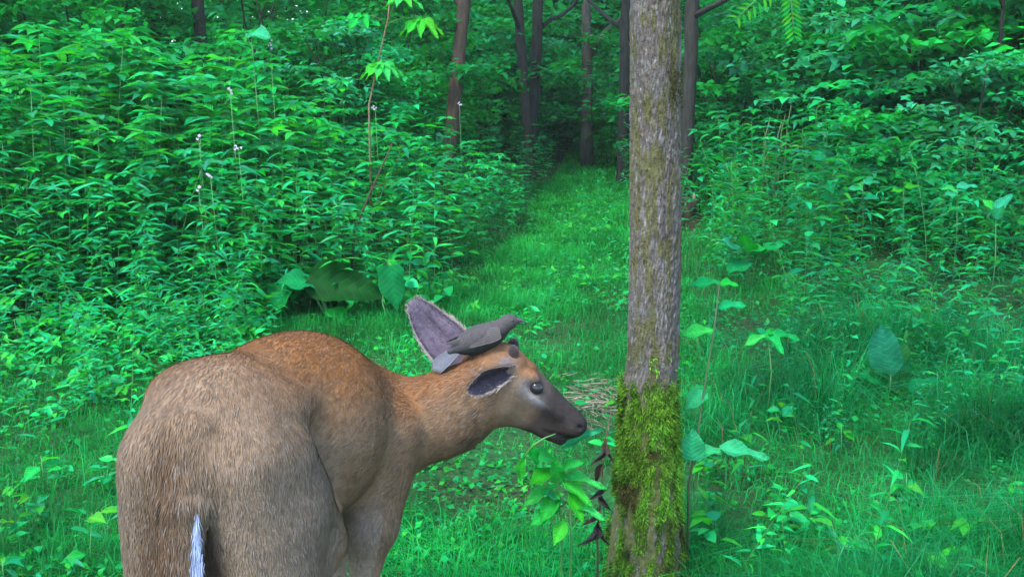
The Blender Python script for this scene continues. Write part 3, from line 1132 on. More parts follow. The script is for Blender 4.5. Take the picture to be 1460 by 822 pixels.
    for (p0, p1, nn) in ((at(1116, -22, 4.0), at(1052, 26, 3.95), 8), (at(1124, -24, 4.0), at(1132, 52, 4.0), 10), (at(1128, -30, 4.0), at(1190, -8, 4.05), 8)):
        g = Geo()
        rp = np.array([p0 + (p1 - p0) * u + np.array([0, 0, .02 * math.sin(math.pi * u)]) for u in np.linspace(0, 1, 6)])
        tube(g, rp - foot, np.linspace(.003, .0015, 6), 5, (.05, .14, .03))
        ra = add('leaf_stalk', g.build('leaf_stalk', M_STEM), limb)
        dd = nrm(p1 - p0)
        for q in range(nn):
            u = .2 + .8 * q / (nn - 1)
            pp = p0 + (p1 - p0) * u - foot
            for s in (-1, 1):
                sd = nrm(np.cross(dd, [0, -1, .3]) * s + dd * .55 + np.array([0, -.15, -.1]))
                nv = nrm(np.cross(sd, dd) * s + [0, -.2, .5])
                nv = nrm(nv - sd * (nv @ sd))
                sx = np.cross(sd, nv)
                Lf, Wf = .052 * (1.1 - .5 * abs(u - .5)), .015
                o = add('leaflet', lm if q % 3 else lm2, limb)
                o.matrix_local = Matrix(((sx[0] * Wf, sd[0] * Lf, nv[0] * Lf, pp[0]), (sx[1] * Wf, sd[1] * Lf, nv[1] * Lf, pp[1]), (sx[2] * Wf, sd[2] * Lf, nv[2] * Lf, pp[2]), (0, 0, 0, 1)))
    return tree_


mossy_tree()

# ------------------------------------------------------------------ growth on the banks
prng = np.random.default_rng(91)
LEAF_T = [leaf_mesh('weed_leaf', OVATE, c, droop=d, ruffle=.6, seed=i) for i, (c, d) in enumerate(((TEAL, .14), (MID, .2), (TEAL * 1.25, .1), (MID * 1.2 + LIME * .1, .16), (PALE * .8, .12)))]
LEAF_L = [leaf_mesh('herb_leaf', LANCE, c, droop=d, seed=i) for i, (c, d) in enumerate(((MID, .3), (LIME * .8, .4), (TEAL, .25)))]
LEAF_H = [leaf_mesh('low_leaf', OVATE, c, droop=d, ruffle=.5, seed=i) for i, (c, d) in enumerate(((MID * 1.2, .2), (LIME, .25), (TEAL * 1.2, .15), (PALE * .9, .15)))]

# plants one can point to keep a clear sight line from the trail
CLEAR = [(1265, 4.9, .032, 1.6), (1312, 4.9, .022, .8), (1068, 8.0, .040, 3.0), (983, 12.2, .016, 7.0), (1230, 9.0, .022, .9), (1365, 7.6, .022, .9), (1420, 6.8, .022, .9), (1288, 8.6, .02, .9),
         (470, 6.75, .065, 1.6), (560, 6.6, .026, 1.6), (1110, 11.5, .014, .8)]


def clear_of(x, Y):
    ok = np.ones(np.shape(x), bool)
    for px, Yh_, w, dep in CLEAR:
        r = (px - 730) / F_PX / cp
        ok &= ~((np.abs(x / Y - r) < w) & (Y < Yh_ + .15) & (Y > Yh_ - dep))
    return ok


# tall weeds of the bank
TALL = [spec_tall(prng, H) for H in (1.25, 1.35, 1.15, 1.4, 1.3, 1.2, 1.45)]
n_parts = 0
pts = []
tries = 0
while len(pts) < 290 and tries < 40000:
    tries += 1
    Y = 6.2 + 7.5 * prng.random() ** 1.6
    x = xl(Y) - .15 - prng.random() * (6.5 if Y < 9 else 5)
    px = 730 + F_PX * x / (Y * cp)
    if px < -60 or px > 800 or not clear_of(x, Y):
        continue
    md = .13 + .02 * (Y - 6)
    if any((x - a) ** 2 + (Y - b) ** 2 < md * md for a, b in pts):
        continue
    pts.append((x, Y))
pts.sort(key=lambda q: q[1])
MERGED_TALL = []
for s in TALL:
    V, T, Q, C = merged(s, prng, [TEAL, MID, TEAL * 1.3, LIME * .6 + MID * .5], rich=True)
    MERGED_TALL.append(mesh('tall_weed', V, T, Q, C, M_LEAF))


def tall_scale(x, Y):
    """shorter at the trail's edge, taller up the bank"""
    e = np.clip(xl(Y) - x, 0, 3)
    return np.interp(e, [0, .6, 1.6, 3], [.55, .70, .92, 1.12]) * np.interp(Y, [6, 7, 9, 14], [.62, .85, 1.05, 1.0])


for i, (x, Y) in enumerate(pts):
    sc = float(tall_scale(x, Y) * prng.uniform(.82, 1.15))
    k = prng.integers(0, len(TALL))
    loc = (x, Y, float(gh(x, Y)) - .01)
    if i < 85:
        place_parts('tall_weed', TALL[k], loc, prng.uniform(0, 6.3), sc, LEAF_T, M_STEM, prng, 'tall weed with level tiers of leaves at the front of the dense bank', 'weed', 'tall weeds at the front of the bank')
    else:
        add('tall_weed', MERGED_TALL[k], loc=loc, rot=(prng.normal(0, .04), prng.normal(0, .04), prng.uniform(0, 6.3)), scale=sc, label='tall leafy weed deeper in the dense bank behind the deer', cat='weed', group='tall weeds deeper in the bank')
# the rest of the bank, uncountable
LOW_TALL = [merged(s, prng, [TEAL, MID, MID * 1.2, DARK * 1.3], rich=False) for s in TALL]
FINE_TALL = [merged(s, prng, [TEAL, MID, MID * 1.2, TEAL * 1.3, LIME * .5 + MID * .5, LIME], fine=True, spread=.35) for s in TALL[:4]]
n = 3000
Y = 6.5 + 30 * prng.random(n) ** 1.7
x = xl(Y) - .05 - prng.random(n) * np.minimum(2 + Y * .55, 13)
ok = clear_of(x, Y)
x, Y = x[ok], Y[ok]
n = len(x)
P = np.stack([x, Y, gh(x, Y) - .02], -1)
sc = tall_scale(x, Y) * prng.uniform(.6, 1.1, n)
nr = Y < 9.5


def two(near, far, P, sc, nr, lean):
    n = len(P)
    yaw, tint = prng.uniform(0, 6.3, n), prng.uniform(.7, 1.3, n)
    g = scatter(near, P[nr], yaw[nr], sc[nr], tint[nr], prng, lean)
    V, T, Q, C = scatter(far, P[~nr], yaw[~nr], sc[~nr], tint[~nr], prng, lean).arrays()
    g.put(V, T, Q if len(Q) else None, C)
    return g


g = two(FINE_TALL, LOW_TALL, P, sc, nr, .08)
add('bank_undergrowth', g.build('bank_undergrowth', M_LEAF), kind='stuff', label='dense leafy undergrowth filling the weed bank', cat='undergrowth')

# thicket on the other side of the trail
LANCES = [spec_lance(prng, H) for H in (.8, .9, .7, 1.0, .85)]
LOW_L = [merged(s, prng, [MID, TEAL, LIME * .6 + MID * .4], rich=False, spread=.35) for s in LANCES]
FINE_L = [merged(s, prng, [MID, TEAL, LIME * .6 + MID * .4, TEAL * 1.3], fine=True, spread=.35) for s in LANCES]
FINE_H = [merged(spec_herb(prng, .3), prng, [MID, TEAL, MID * 1.2, LIME * .8], fine=True) for _ in range(4)]
LOW_H = [merged(spec_herb(prng, .3), prng, [MID, TEAL, MID * 1.2], rich=False) for _ in range(5)]
MERGED_L = []
for s in LANCES:
    V, T, Q, C = merged(s, prng, [MID, TEAL, MID * 1.2, LIME * .8], rich=True)
    MERGED_L.append(mesh('herb', V, T, Q, C, M_LEAF))


def right_h(Y):
    return np.interp(Y, [3, 5, 7, 9, 14, 20], [.28, .42, .62, .95, 1.25, 1.3])


n = 4200
Y = 4.0 + 26 * prng.random(n) ** 1.35
x = xr(Y) + .1 + prng.random(n) ** 1.1 * np.minimum(1.5 + Y * .48, 10)
ok = clear_of(x, Y)
x, Y = x[ok], Y[ok]
n = len(x)
P = np.stack([x, Y, gh(x, Y) - .02], -1)
sc = right_h(Y) * np.interp(x - xr(Y), [0, .5, 1.5], [.45, .75, 1.0]) * prng.uniform(.6, 1.2, n) / .85
g = two(FINE_L + FINE_H[:3] + FINE_TALL[:1], LOW_L + LOW_H[:3] + LOW_TALL[:2], P, sc, Y < 8.0, .2)
add('thicket_undergrowth', g.build('thicket_undergrowth', M_LEAF), kind='stuff', label='tangled green undergrowth filling the herb thicket', cat='undergrowth')
for i in range(90):
    Y = 5.0 + 8 * prng.random() ** 1.2
    x = float(xr(Y)) + .3 + prng.random() * min(1 + Y * .4, 4.5)
    if not clear_of(x, Y):
        x += .45
    sc = float(right_h(Y) / .85 * prng.uniform(.8, 1.35))
    loc = (x, Y, float(gh(x, Y)) - .01)
    k = prng.integers(0, len(LANCES))
    if i < 34:
        place_parts('narrow_leaf_herb', LANCES[k], loc, prng.uniform(0, 6.3), sc, LEAF_L, M_STEM, prng, 'upright herb with narrow pointed leaves in the thicket beyond the mossy tree', 'herb', 'narrow-leaved herbs in the thicket')
    else:
        add('narrow_leaf_herb', MERGED_L[k], loc=loc, rot=(prng.normal(0, .1), prng.normal(0, .1), prng.uniform(0, 6.3)), scale=sc, label='upright herb with narrow pointed leaves in the thicket beyond the mossy tree', cat='herb', group='narrow-leaved herbs in the thicket')

# low herbs along the foot of the weed bank and around the clearing
for i in range(100):
    if i < 80:
        Y = prng.uniform(4.7, 6.9)
        x = prng.uniform(-4.2, -.9)
        if x > xl(Y) + 1.4:
            x = float(xl(Y)) + prng.uniform(0, 1.2)
        lab, grp = 'low broad-leaved herb at the foot of the tall weed bank', 'low herbs at the foot of the bank'
    elif i < 89:
        Y = prng.uniform(2.6, 3.6)
        x = -prng.uniform(.95, 1.75) * Y / 3
        lab, grp = 'low leafy herb in the short grass beside the deer', 'low herbs beside the deer'
    else:
        Y = prng.uniform(2.9, 5.5)
        x = prng.uniform(.15, 2.6)
        lab, grp = 'low leafy herb in the long grass near the mossy tree', 'low herbs near the mossy tree'
    if not clear_of(x, Y):
        Y -= 1.2
    H = prng.uniform(.16, .34)
    place_parts('low_herb', spec_herb(prng, H), (x, Y, float(gh(x, Y)) - .005), 0, prng.uniform(.75, 1.15) if i < 80 else prng.uniform(.7, 1.0), LEAF_H, M_STEM, prng, lab, 'herb', grp)

# the carpet of low herbs between weeds and grass
n = 2300
Y = prng.uniform(3.2, 7.4, n)
x = prng.uniform(-5.2, -.6, n)
ok = ((x < -1.15 - .5 * (6.4 - Y) * (Y < 6.4)) | (x < xl(Y) + .5)) & (vnoise(np.stack([x, Y, 0 * x], -1), 1.1, 4) > np.interp(Y, [3.2, 5.9], [.56, .2])) & (prng.random(n) < np.interp(Y, [3.2, 5.9], [.16, 1])) & clear_of(x, Y)
x, Y = x[ok], Y[ok]
n = len(x)
g = scatter(FINE_H + FINE_L[:1], np.stack([x, Y, gh(x, Y) - .01], -1), prng.uniform(0, 6.3, n), np.interp(Y, [3.2, 5.2, 6.3, 7.2], [.4, .6, .9, 1.35]) * prng.uniform(.7, 1.25, n), prng.uniform(.8, 1.45, n), prng, lean=.3)
add('herb_carpet', g.build('herb_carpet', M_LEAF), kind='stuff', label='carpet of low leafy herbs between the weed bank and the grass', cat='undergrowth')

# odd herbs standing in the grass of the clearing and along the trail
n = 900
Y = 2.5 + 14 * prng.random(n) ** 1.3
x = np.where(prng.random(n) < .6, prng.uniform(-.55, .6, n) * Y, xl(Y) + (xr(Y) - xl(Y)) * prng.random(n))
ok = (x > xl(Y)) & (vnoise(np.stack([x, Y, 0 * x], -1), 1.4, 6) > .48) & clear_of(x, Y) & ~((np.abs(x + .45) < .55) & (Y < 2.8)) & ~((np.abs(x - .41) < .2) & (Y < 3.0))
x, Y = x[ok], Y[ok]
n = len(x)
g = scatter(FINE_H + FINE_L[:1], np.stack([x, Y, gh(x, Y) - .01], -1), prng.uniform(0, 6.3, n), prng.uniform(.35, .85, n), prng.uniform(.8, 1.5, n), prng, lean=.25)
add('clearing_herbs', g.build('clearing_herbs', M_LEAF), kind='stuff', label='scattered small herbs growing through the grass of the clearing', cat='undergrowth')

# ground cover: small leaves close to the soil
n = 40000
Y = 2.3 + 16 * prng.random(n) ** 1.7
x = np.where(prng.random(n) < .7, prng.uniform(-.62, .62, n) * Y, prng.uniform(-1, 2.0, n))
clump = fbm(np.stack([x, Y, 0 * x], -1), 1.8, 5, 3)
keep = clump + prng.normal(0, .05, n) > .50
x, Y = x[keep], Y[keep]
n = len(x)
P = np.stack([x, Y, gh(x, Y) + prng.random(n) ** 1.5 * .09], -1)
L = prng.uniform(.018, .045, n) * np.interp(Y, [2, 6, 14], [.8, 1.1, 1.6])
onpath = (x > xl(Y)) & (x < xr(Y))
C = np.where(onpath[:, None], shade(n, prng, [MID * 1.1, LIME * .6 + MID * .4, TEAL * 1.2], .25), shade(n, prng, [MID, TEAL], .3))
V, T_, Cv = leaves5(P, prng.uniform(0, 6.3, n), prng.normal(.15, .35, n), prng.normal(0, .35, n), L, L * prng.uniform(.5, .85, n), prng.uniform(.05, .3, n), C)
add('ground_cover', mesh('ground_cover', V, T_, None, Cv, M_LEAF), kind='stuff', label='small leafy ground cover over the clearing and trail', cat='ground cover')


def blades(P, yaw, H, W, bend, C, rng):
    """grass blades: two bent segments and a point"""
    n = len(P)
    d = np.stack([np.cos(yaw), np.sin(yaw), 0 * yaw], -1)
    s = np.stack([-np.sin(yaw), np.cos(yaw), 0 * yaw], -1)
    tw = rng.uniform(-.8, .8, n)[:, None]
    s2 = nrm(s + d * tw)
    H, W, bend = H[:, None], W[:, None], bend[:, None]
    Zv = np.array([0, 0, 1.0])
    m = P + Zv * H * .55 + d * H * bend * .25
    t = P + Zv * H * (1 - bend * .45) + d * H * bend
    V = np.stack([P - s2 * W * .5, P + s2 * W * .5, m - s2 * W * .42, m + s2 * W * .42, t], 1)
    k = np.arange(n)[:, None] * 5
    T = np.stack([k + [0, 1, 3], k + [0, 3, 2], k + [2, 3, 4]], 1).reshape(-1, 3)
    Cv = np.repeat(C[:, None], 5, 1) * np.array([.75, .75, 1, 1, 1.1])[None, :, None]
    return V.reshape(-1, 3), T, Cv.reshape(-1, 3)


# short grass of the clearing and trail
n = 222000
Y = 2.0 + 15 * prng.random(n) ** 2.0
x = prng.uniform(-.66, .62, n) * (Y + .5)
tr = prng.random(n) < .35
x[tr] = (xl(Y) + (xr(Y) - xl(Y)) * prng.random(n))[tr]
x = np.clip(x, -7, 8)
pn = fbm(np.stack([x, Y, 0 * x], -1), 1.1, 9, 3)
keep = (x < xr(Y) + 1.5) & (x > xl(Y) - .6) & (pn + prng.normal(0, .10, n) > .36)
x, Y, pn = x[keep], Y[keep], pn[keep]
n = len(x)
P = np.stack([x, Y, gh(x, Y) - .004], -1)
H = (.035 + .12 * prng.random(n) ** 1.6) * (.25 + 1.6 * pn) * np.interp(Y, [2, 8, 16], [1, 1.1, 1.4])
W = np.interp(Y, [2, 5, 10, 19], [.0022, .0034, .007, .014]) * prng.uniform(.7, 1.3, n)
C = shade(n, prng, [MID * .8, TEAL * .55 + MID * .3, MID * .95, LIME * .25 + MID * .55], .38)
C *= (.55 + .9 * vnoise(np.stack([x, Y, 0 * x], -1), 2.6, 33))[:, None]
far = np.interp(Y, [2, 5, 12], [0, .22, .5])[:, None]  # shade of the near lawn put into the colour, brighter along the farther trail
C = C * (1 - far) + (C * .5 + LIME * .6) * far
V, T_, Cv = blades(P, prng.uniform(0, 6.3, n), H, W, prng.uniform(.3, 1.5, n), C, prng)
nf = 26000
Yf = 14 + 34 * prng.random(nf) ** 1.5
xf = xl(Yf) + (xr(Yf) - xl(Yf)) * prng.uniform(-.15, 1.15, nf)
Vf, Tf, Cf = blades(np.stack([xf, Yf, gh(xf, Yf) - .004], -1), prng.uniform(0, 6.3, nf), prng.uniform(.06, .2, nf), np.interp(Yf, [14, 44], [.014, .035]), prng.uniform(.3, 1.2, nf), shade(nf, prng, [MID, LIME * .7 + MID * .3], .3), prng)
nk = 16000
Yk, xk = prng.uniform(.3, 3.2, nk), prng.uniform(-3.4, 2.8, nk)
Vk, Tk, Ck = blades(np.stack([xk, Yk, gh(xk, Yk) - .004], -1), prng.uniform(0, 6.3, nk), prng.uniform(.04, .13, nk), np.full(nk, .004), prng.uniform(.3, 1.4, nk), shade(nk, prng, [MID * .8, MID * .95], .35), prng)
Tf = np.vstack([Tf, Tk + len(Vf)])
Vf, Cf = np.vstack([Vf, Vk]), np.vstack([Cf, Ck])
T_ = np.vstack([T_, Tf + len(V)])
V, Cv = np.vstack([V, Vf]), np.vstack([Cv, Cf])
add('grass', mesh('grass', V, T_, None, Cv, M_GRASS), kind='stuff', label='short green grass covering the clearing and the trail', cat='grass')

# long thin grass beside the mossy tree
n = 60000
Y = 2.3 + 4.2 * prng.random(n) ** 1.3
lo = np.where(Y < 4.5, .62, 1.1)
x = lo + prng.random(n) ** .9 * (1.0 + Y * .5)
pn = fbm(np.stack([x, Y, 0 * x + 3], -1), 1.7, 19, 3)
keep = (pn + prng.normal(0, .07, n) > .44) & clear_of(x, Y)
x, Y, pn = x[keep], Y[keep], pn[keep]
n = len(x)
P = np.stack([x, Y, gh(x, Y) - .004], -1)
H = (.10 + .34 * prng.random(n)) * (.15 + 1.6 * pn) * np.interp(x - lo[keep], [0, .5], [.55, 1])
W = np.interp(Y, [2, 5, 9], [.0024, .0038, .007]) * prng.uniform(.7, 1.3, n)
C = shade(n, prng, [MID * .85, MID * .6, TEAL * .5 + MID * .4, PALE * .5 + MID * .3], .4)
C *= (.5 + 1.0 * vnoise(np.stack([x, Y, 0 * x + 5], -1), 2.2, 34))[:, None]
dry = prng.random(n) < .025
C[dry] = np.array([.16, .12, .05])
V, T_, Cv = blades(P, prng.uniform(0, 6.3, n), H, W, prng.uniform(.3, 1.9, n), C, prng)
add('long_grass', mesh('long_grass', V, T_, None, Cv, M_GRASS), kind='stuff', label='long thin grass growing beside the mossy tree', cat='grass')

# ------------------------------------------------------------------ single plants one can point to
def leaf_at(root, base, p, d, n, L, W, me, name='leaf'):
    d = nrm(d)
    n = np.asarray(n, float)
    n = nrm(n - d * (n @ d))
    s = np.cross(d, n)
    q = p - base
    o = add(name, me, root)
    o.matrix_local = Matrix(((s[0] * W, d[0] * L, n[0] * L, q[0]), (s[1] * W, d[1] * L, n[1] * L, q[1]), (s[2] * W, d[2] * L, n[2] * L, q[2]), (0, 0, 0, 1)))
    return o


def stem_part(root, base, pts, r, C=(.04, .13, .04), mat=None, name='stem', taper=.5):
    g = Geo()
    pts = np.asarray(pts, float)
    tube(g, pts - base, np.linspace(r, r * taper, len(pts)), 6, C)
    return add(name, g.build(name, mat or M_STEM), root)


def plant(name, foot, label, cat, group=None):
    foot = np.array(foot, float)
    foot[2] = float(gh(foot[0], foot[1])) - .005
    return add(name, None, loc=foot, label=label, cat=cat, group=group), foot


def bigleaf(C, widths=ROUND, droop=.2, **kw):
    return leaf_mesh('broad_leaf', widths, C, M_BROAD, droop=droop, ruffle=1.2, **kw)


BL_D = bigleaf(np.array([.004, .075, .006]), droop=.18)
BL_T = bigleaf(TEAL * 1.1, droop=.22)
BL_M = bigleaf(MID * 1.2, HEART, droop=.15)
BL_P = bigleaf(PALE, HEART, droop=.12)
BL_L = bigleaf(LIME * 1.0 + PALE * .25, OVATE, droop=.18)
BL_G = bigleaf(MID * .7 + LIME * .55, OVATE, droop=.15)

# broad leaves at the foot of the bank, behind the back of the deer
r, f = plant('broad_leaf_plant', at(470, 462, 6.75), 'plant with very large dark leaves behind the back of the deer', 'plant')
for (a, b, n, W, me) in (((440, 396), (545, 416), (.15, -.8, .3), .30, bigleaf(np.array([.004, .042, .009]), HEART, droop=.18)), ((425, 400), (375, 440), (-.2, -.5, .8), .24, BL_T), ((452, 405), (400, 395), (-.1, -.5, .85), .22, BL_T),
                         ((470, 440), (500, 465), (.3, -.5, .7), .14, BL_M)):
    p0, p1 = at(*a, 6.75), at(*b, 6.62)
    stem_part(r, f, [f + [0, 0, .005], (f + p0) / 2 + [0, 0, .06], p0], .008)
    leaf_at(r, f, p0, p1 - p0, n, np.linalg.norm(p1 - p0) * 1.05, W, me)
r, f = plant('broad_leaf_plant', at(556, 470, 6.6), 'plant with one upright diamond-shaped leaf above the ear of the deer', 'plant')
p0, p1 = at(558, 378, 6.6), at(564, 438, 6.5)
stem_part(r, f, [f, at(545, 430, 6.64), at(552, 372, 6.66), p0], .006)
leaf_at(r, f, p0, p1 - p0, (-.25, -.95, .05), np.linalg.norm(p1 - p0) * 1.1, .21, bigleaf(TEAL * .6, HEART, droop=.1))
# bold leaves in the thicket
r, f = plant('broad_leaf_plant', at(1268, 580, 4.9), 'plant with one large upright cupped leaf in the long grass', 'plant')
p0, p1 = at(1270, 534, 4.9), at(1258, 464, 4.92)
stem_part(r, f, [f, (f + p0) / 2, p0], .006)
leaf_at(r, f, p0, p1 - p0, (-.45, -.85, .1), np.linalg.norm(p1 - p0) * 1.05, .17, bigleaf(np.array([.014, .150, .085]), droop=-.12, fold=.5))
p0, p1 = at(1276, 534, 4.93), at(1286, 470, 4.98)
leaf_at(r, f, p0, p1 - p0, (.6, -.6, .1), np.linalg.norm(p1 - p0), .10, bigleaf(np.array([.02, .14, .03]), OVATE, droop=-.1))
for (a, b, W, me) in (((1290, 560), (1335, 536), .10, BL_T), ((1275, 560), (1290, 558), .10, BL_D), ((1255, 548), (1228, 530), .10, BL_T)):
    p0, p1 = at(*a, 4.9), at(*b, 4.8)
    stem_part(r, f, [f, (f + p0) / 2 + [0, 0, .03], p0], .004)
    leaf_at(r, f, p0, p1 - p0, (0, -.4, .9), max(.12, np.linalg.norm(p1 - p0)), W, me)
r, f = plant('broad_leaf_plant', at(1070, 410, 8.0), 'plant with broad spreading leaves at the edge of the thicket', 'plant')
for (a, b, W, me) in (((1058, 362), (1025, 338), .17, BL_P), ((1062, 362), (1085, 352), .17, BL_M), ((1080, 365), (1112, 342), .17, BL_T), ((1068, 372), (1040, 382), .16, BL_T), ((1066, 358), (1062, 330), .15, BL_M)):
    p0, p1 = at(*a, 8.0), at(*b, 7.85)
    stem_part(r, f, [f, (f + p0) / 2 + [0, 0, .03], p0], .006)
    leaf_at(r, f, p0, p1 - p0, (0, -.35, .9), max(.24, np.linalg.norm(p1 - p0)), W * 1.2, me)
for (px, py, Y, lab) in ((1230, 262, 9.0, 'pale star of five pointed leaves rising out of the thicket'), (1365, 268, 7.6, 'pale heart-leaved plant standing above the thicket by its outer edge'), (1420, 300, 6.8, 'plant with three upright pale leaves beside the dark gap of the thicket'), (1288, 268, 8.6, 'plant with a pair of bright level leaves among the thicket herbs')):
    p = at(px, py, Y)
    r, f = plant('pale_leaf_plant', (p[0] + .02, p[1], 0), lab, 'plant')
    stem_part(r, f, [f, f * .5 + p * .5 + [.02, 0, 0], p], .005)
    cnt = {1230: 5, 1365: 4, 1420: 3, 1288: 2}[px]
    for q in range(cnt):
        a = q * 2 * math.pi / cnt + .4
        d = np.array([math.cos(a), math.sin(a) * .8 - .3, (.15 if px != 1420 else 1.1)])
        leaf_at(r, f, p - [0, 0, .03 * q], d, (0, -.5, .9), .17, .085, (BL_P, BL_L, BL_P, BL_M, BL_T)[q] if px != 1288 else bigleaf(LIME * .9, LANCE, droop=.15))

# sprig beside the moss: a thin dark stem and big pale leaves
r, f = plant('young_sapling', (at(984, 700, 2.86)[0], 2.86, 0), 'young sapling with large pale leaves beside the mossy trunk', 'sapling')
stem_part(r, f, [f, at(982, 690, 2.86), at(992, 640, 2.86), at(1003, 560, 2.88), at(1018, 470, 2.92), at(1026, 402, 2.95)], .0045, (.03, .05, .02))
for (a, b, n, W, me, Yd) in (((985, 655), (988, 612), (.1, -.8, .5), .085, BL_P, 2.82), ((990, 648), (1038, 640), (.1, -.45, .9), .05, BL_P, 2.84), ((1026, 640), (1096, 649), (.05, -.45, .9), .06, BL_P, 2.82),
                             ((1004, 556), (978, 582), (-.2, -.7, .6), .06, BL_P, 2.88), ((1018, 472), (968, 474), (0, -.5, .85), .055, BL_L, 2.92), ((1022, 440), (1060, 430), (0, -.4, .9), .045, BL_T, 2.94),
                             ((1026, 404), (985, 402), (0, -.35, .9), .05, BL_T, 2.95), ((1026, 404), (1052, 404), (0, -.35, .9), .045, BL_M, 2.95)):
    p0, p1 = at(*a, Yd + .02), at(*b, Yd)
    leaf_at(r, f, p0, p1 - p0, n, np.linalg.norm(p1 - p0) * 1.05, W, me)
r, f = plant('young_sapling', (at(1095, 560, 4.4)[0], 4.4, 0), 'seedling with drooping lance-shaped leaves in the grass past the mossy trunk', 'sapling')
hub = at(1095, 478, 4.4)
stem_part(r, f, [f, f * .4 + hub * .6 + [.02, 0, 0], hub], .004, (.05, .12, .03))
for q, (dx, dy, dz) in enumerate(((-1, -.3, -.25), (1, -.2, .05), (.3, -1, -.3), (-.4, .8, .0), (.7, .6, .0))):
    leaf_at(r, f, hub, np.array([dx, dy, dz]), (0, -.35, .9), .15, .055, (BL_L, BL_T, BL_M, BL_T, BL_M)[q])

# plant the deer is eating
r, f = plant('browsed_plant', (at(800, 800, 2.36)[0], 2.36, 0), 'bright leafy plant under the mouth of the deer', 'plant')
hub = at(797, 700, 2.35)
hub2 = at(812, 706, 2.36)
stem_part(r, f, [f, at(801, 760, 2.36), hub, at(790, 650, 2.33), at(796, 632, 2.31)], .0035, (.03, .11, .025))
stem_part(r, f, [f + [.012, 0, 0], at(815, 770, 2.37), hub2, at(800, 668, 2.35)], .0035, (.03, .11, .025))
for (a, b, n, W, me) in (((797, 690), (740, 720), (-.2, -.6, .8), .045, BL_L), ((797, 678), (862, 688), (.1, -.5, .9), .04, BL_L), ((800, 684), (845, 716), (.2, -.6, .7), .045, BL_L), ((792, 668), (752, 690), (-.2, -.6, .8), .06, BL_M),
                         ((795, 660), (748, 640), (-.1, -.6, .8), .055, BL_M), ((806, 634), (856, 610), (-.1, -.75, .6), .035, BL_P), ((796, 700), (770, 745), (-.2, -.8, .5), .06, BL_M), ((812, 700), (832, 742), (.2, -.8, .5), .05, BL_M),
                         ((800, 715), (776, 700), (-.1, -.4, .9), .05, BL_P), ((797, 690), (792, 655), (0, -.9, .3), .055, BL_M), ((798, 672), (828, 655), (.1, -.6, .8), .05, BL_M), ((812, 715), (862, 735), (.1, -.5, .9), .045, BL_L),
                         ((800, 725), (752, 748), (-.1, -.5, .8), .05, BL_M), ((806, 740), (790, 775), (-.1, -.8, .5), .05, BL_L)):
    p0, p1 = at(*a, 2.355), at(*b, 2.31)
    leaf_at(r, f, p0, p1 - p0, n, np.linalg.norm(p1 - p0) * 1.05, W * .8, BL_G if me is BL_M else me)
# a second stem drooping from the mouth
stem_part(r, f, [at(745, 668, 2.30), at(748, 650, 2.27), at(760, 634, 2.255), at(776, 624, 2.252), at(792, 618, 2.262)], .0026, (.05, .17, .03), name='bitten_stem')
leaf_at(r, f, at(748, 650, 2.27), at(738, 690, 2.29) - at(748, 650, 2.27), (-.3, -.9, .2), .085, .03, BL_L)
leaf_at(r, f, at(757, 637, 2.256), at(770, 668, 2.27) - at(757, 637, 2.256), (.3, -.9, .2), .06, .026, BL_M)

# withered stalk with curled brown leaves against the trunk
r, f = plant('dead_stalk', (at(853, 815, 2.62)[0], 2.62, 0), 'withered dark stalk with curled brown leaves leaning near the mossy trunk', 'dead plant')
DB = (.05, .032, .022)
stem_part(r, f, [f, at(852, 760, 2.62), at(858, 690, 2.62), at(862, 630, 2.63), at(872, 585, 2.65)], .0038, DB, M_TWIG)
dl = [leaf_mesh('dead_leaf', OVATE, c, M_DRY, droop=.5, fold=1.1, ruffle=2.2, seed=q, tipcurl=2.0) for q, c in enumerate(((.030, .025, .022), (.045, .033, .024), (.025, .022, .022)))]
for q, (a, b) in enumerate((((862, 632), (852, 660)), ((864, 625), (870, 655)), ((858, 690), (845, 712)), ((856, 700), (868, 728)), ((852, 725), (838, 748)), ((853, 740), (862, 775)), ((852, 745), (836, 778)), ((860, 660), (848, 690)))):
    p0, p1 = at(*a, 2.61), at(*b, 2.58)
    leaf_at(r, f, p0, p1 - p0, (.3 * (-1) ** q, -.9, .2), np.linalg.norm(p1 - p0) * 1.1, .019, dl[q % 3])

# leafy sapling with drooping fans of leaves above the bank
p = at(525, 150, 8.6)
r, f = plant('young_sapling', (p[0], p[1], 0), 'young sapling with drooping fans of large bright leaves above the bank', 'sapling')
stem_part(r, f, [f, at(526, 150, 8.6), at(540, 85, 8.6), at(553, 28, 8.6), at(560, -40, 8.6)], .011, (.10, .075, .045), M_TWIG)
for (hb, L, nl, me) in (((545, 88), .24, 9, BL_L), ((600, 26), .24, 7, bigleaf(LIME * 1.15, OVATE, droop=.2)), ((515, 22), .20, 5, BL_M), ((572, -10), .22, 6, BL_L)):
    h = at(*hb, 8.5)
    st = at(542 if hb[1] > 50 else 552, hb[1] + 2 if hb[1] > 50 else 34, 8.6)
    stem_part(r, f, [st, (st + h) / 2 + [0, 0, .03], h], .004, (.06, .12, .03), name='leaf_stalk')
    for q in range(nl):
        a = q * 2 * math.pi / nl + .3
        leaf_at(r, f, h, np.array([math.cos(a), math.sin(a), -.55 + .3 * math.sin(a)]), (0, -.4, .9), L * prng.uniform(.8, 1.1), .085, me)
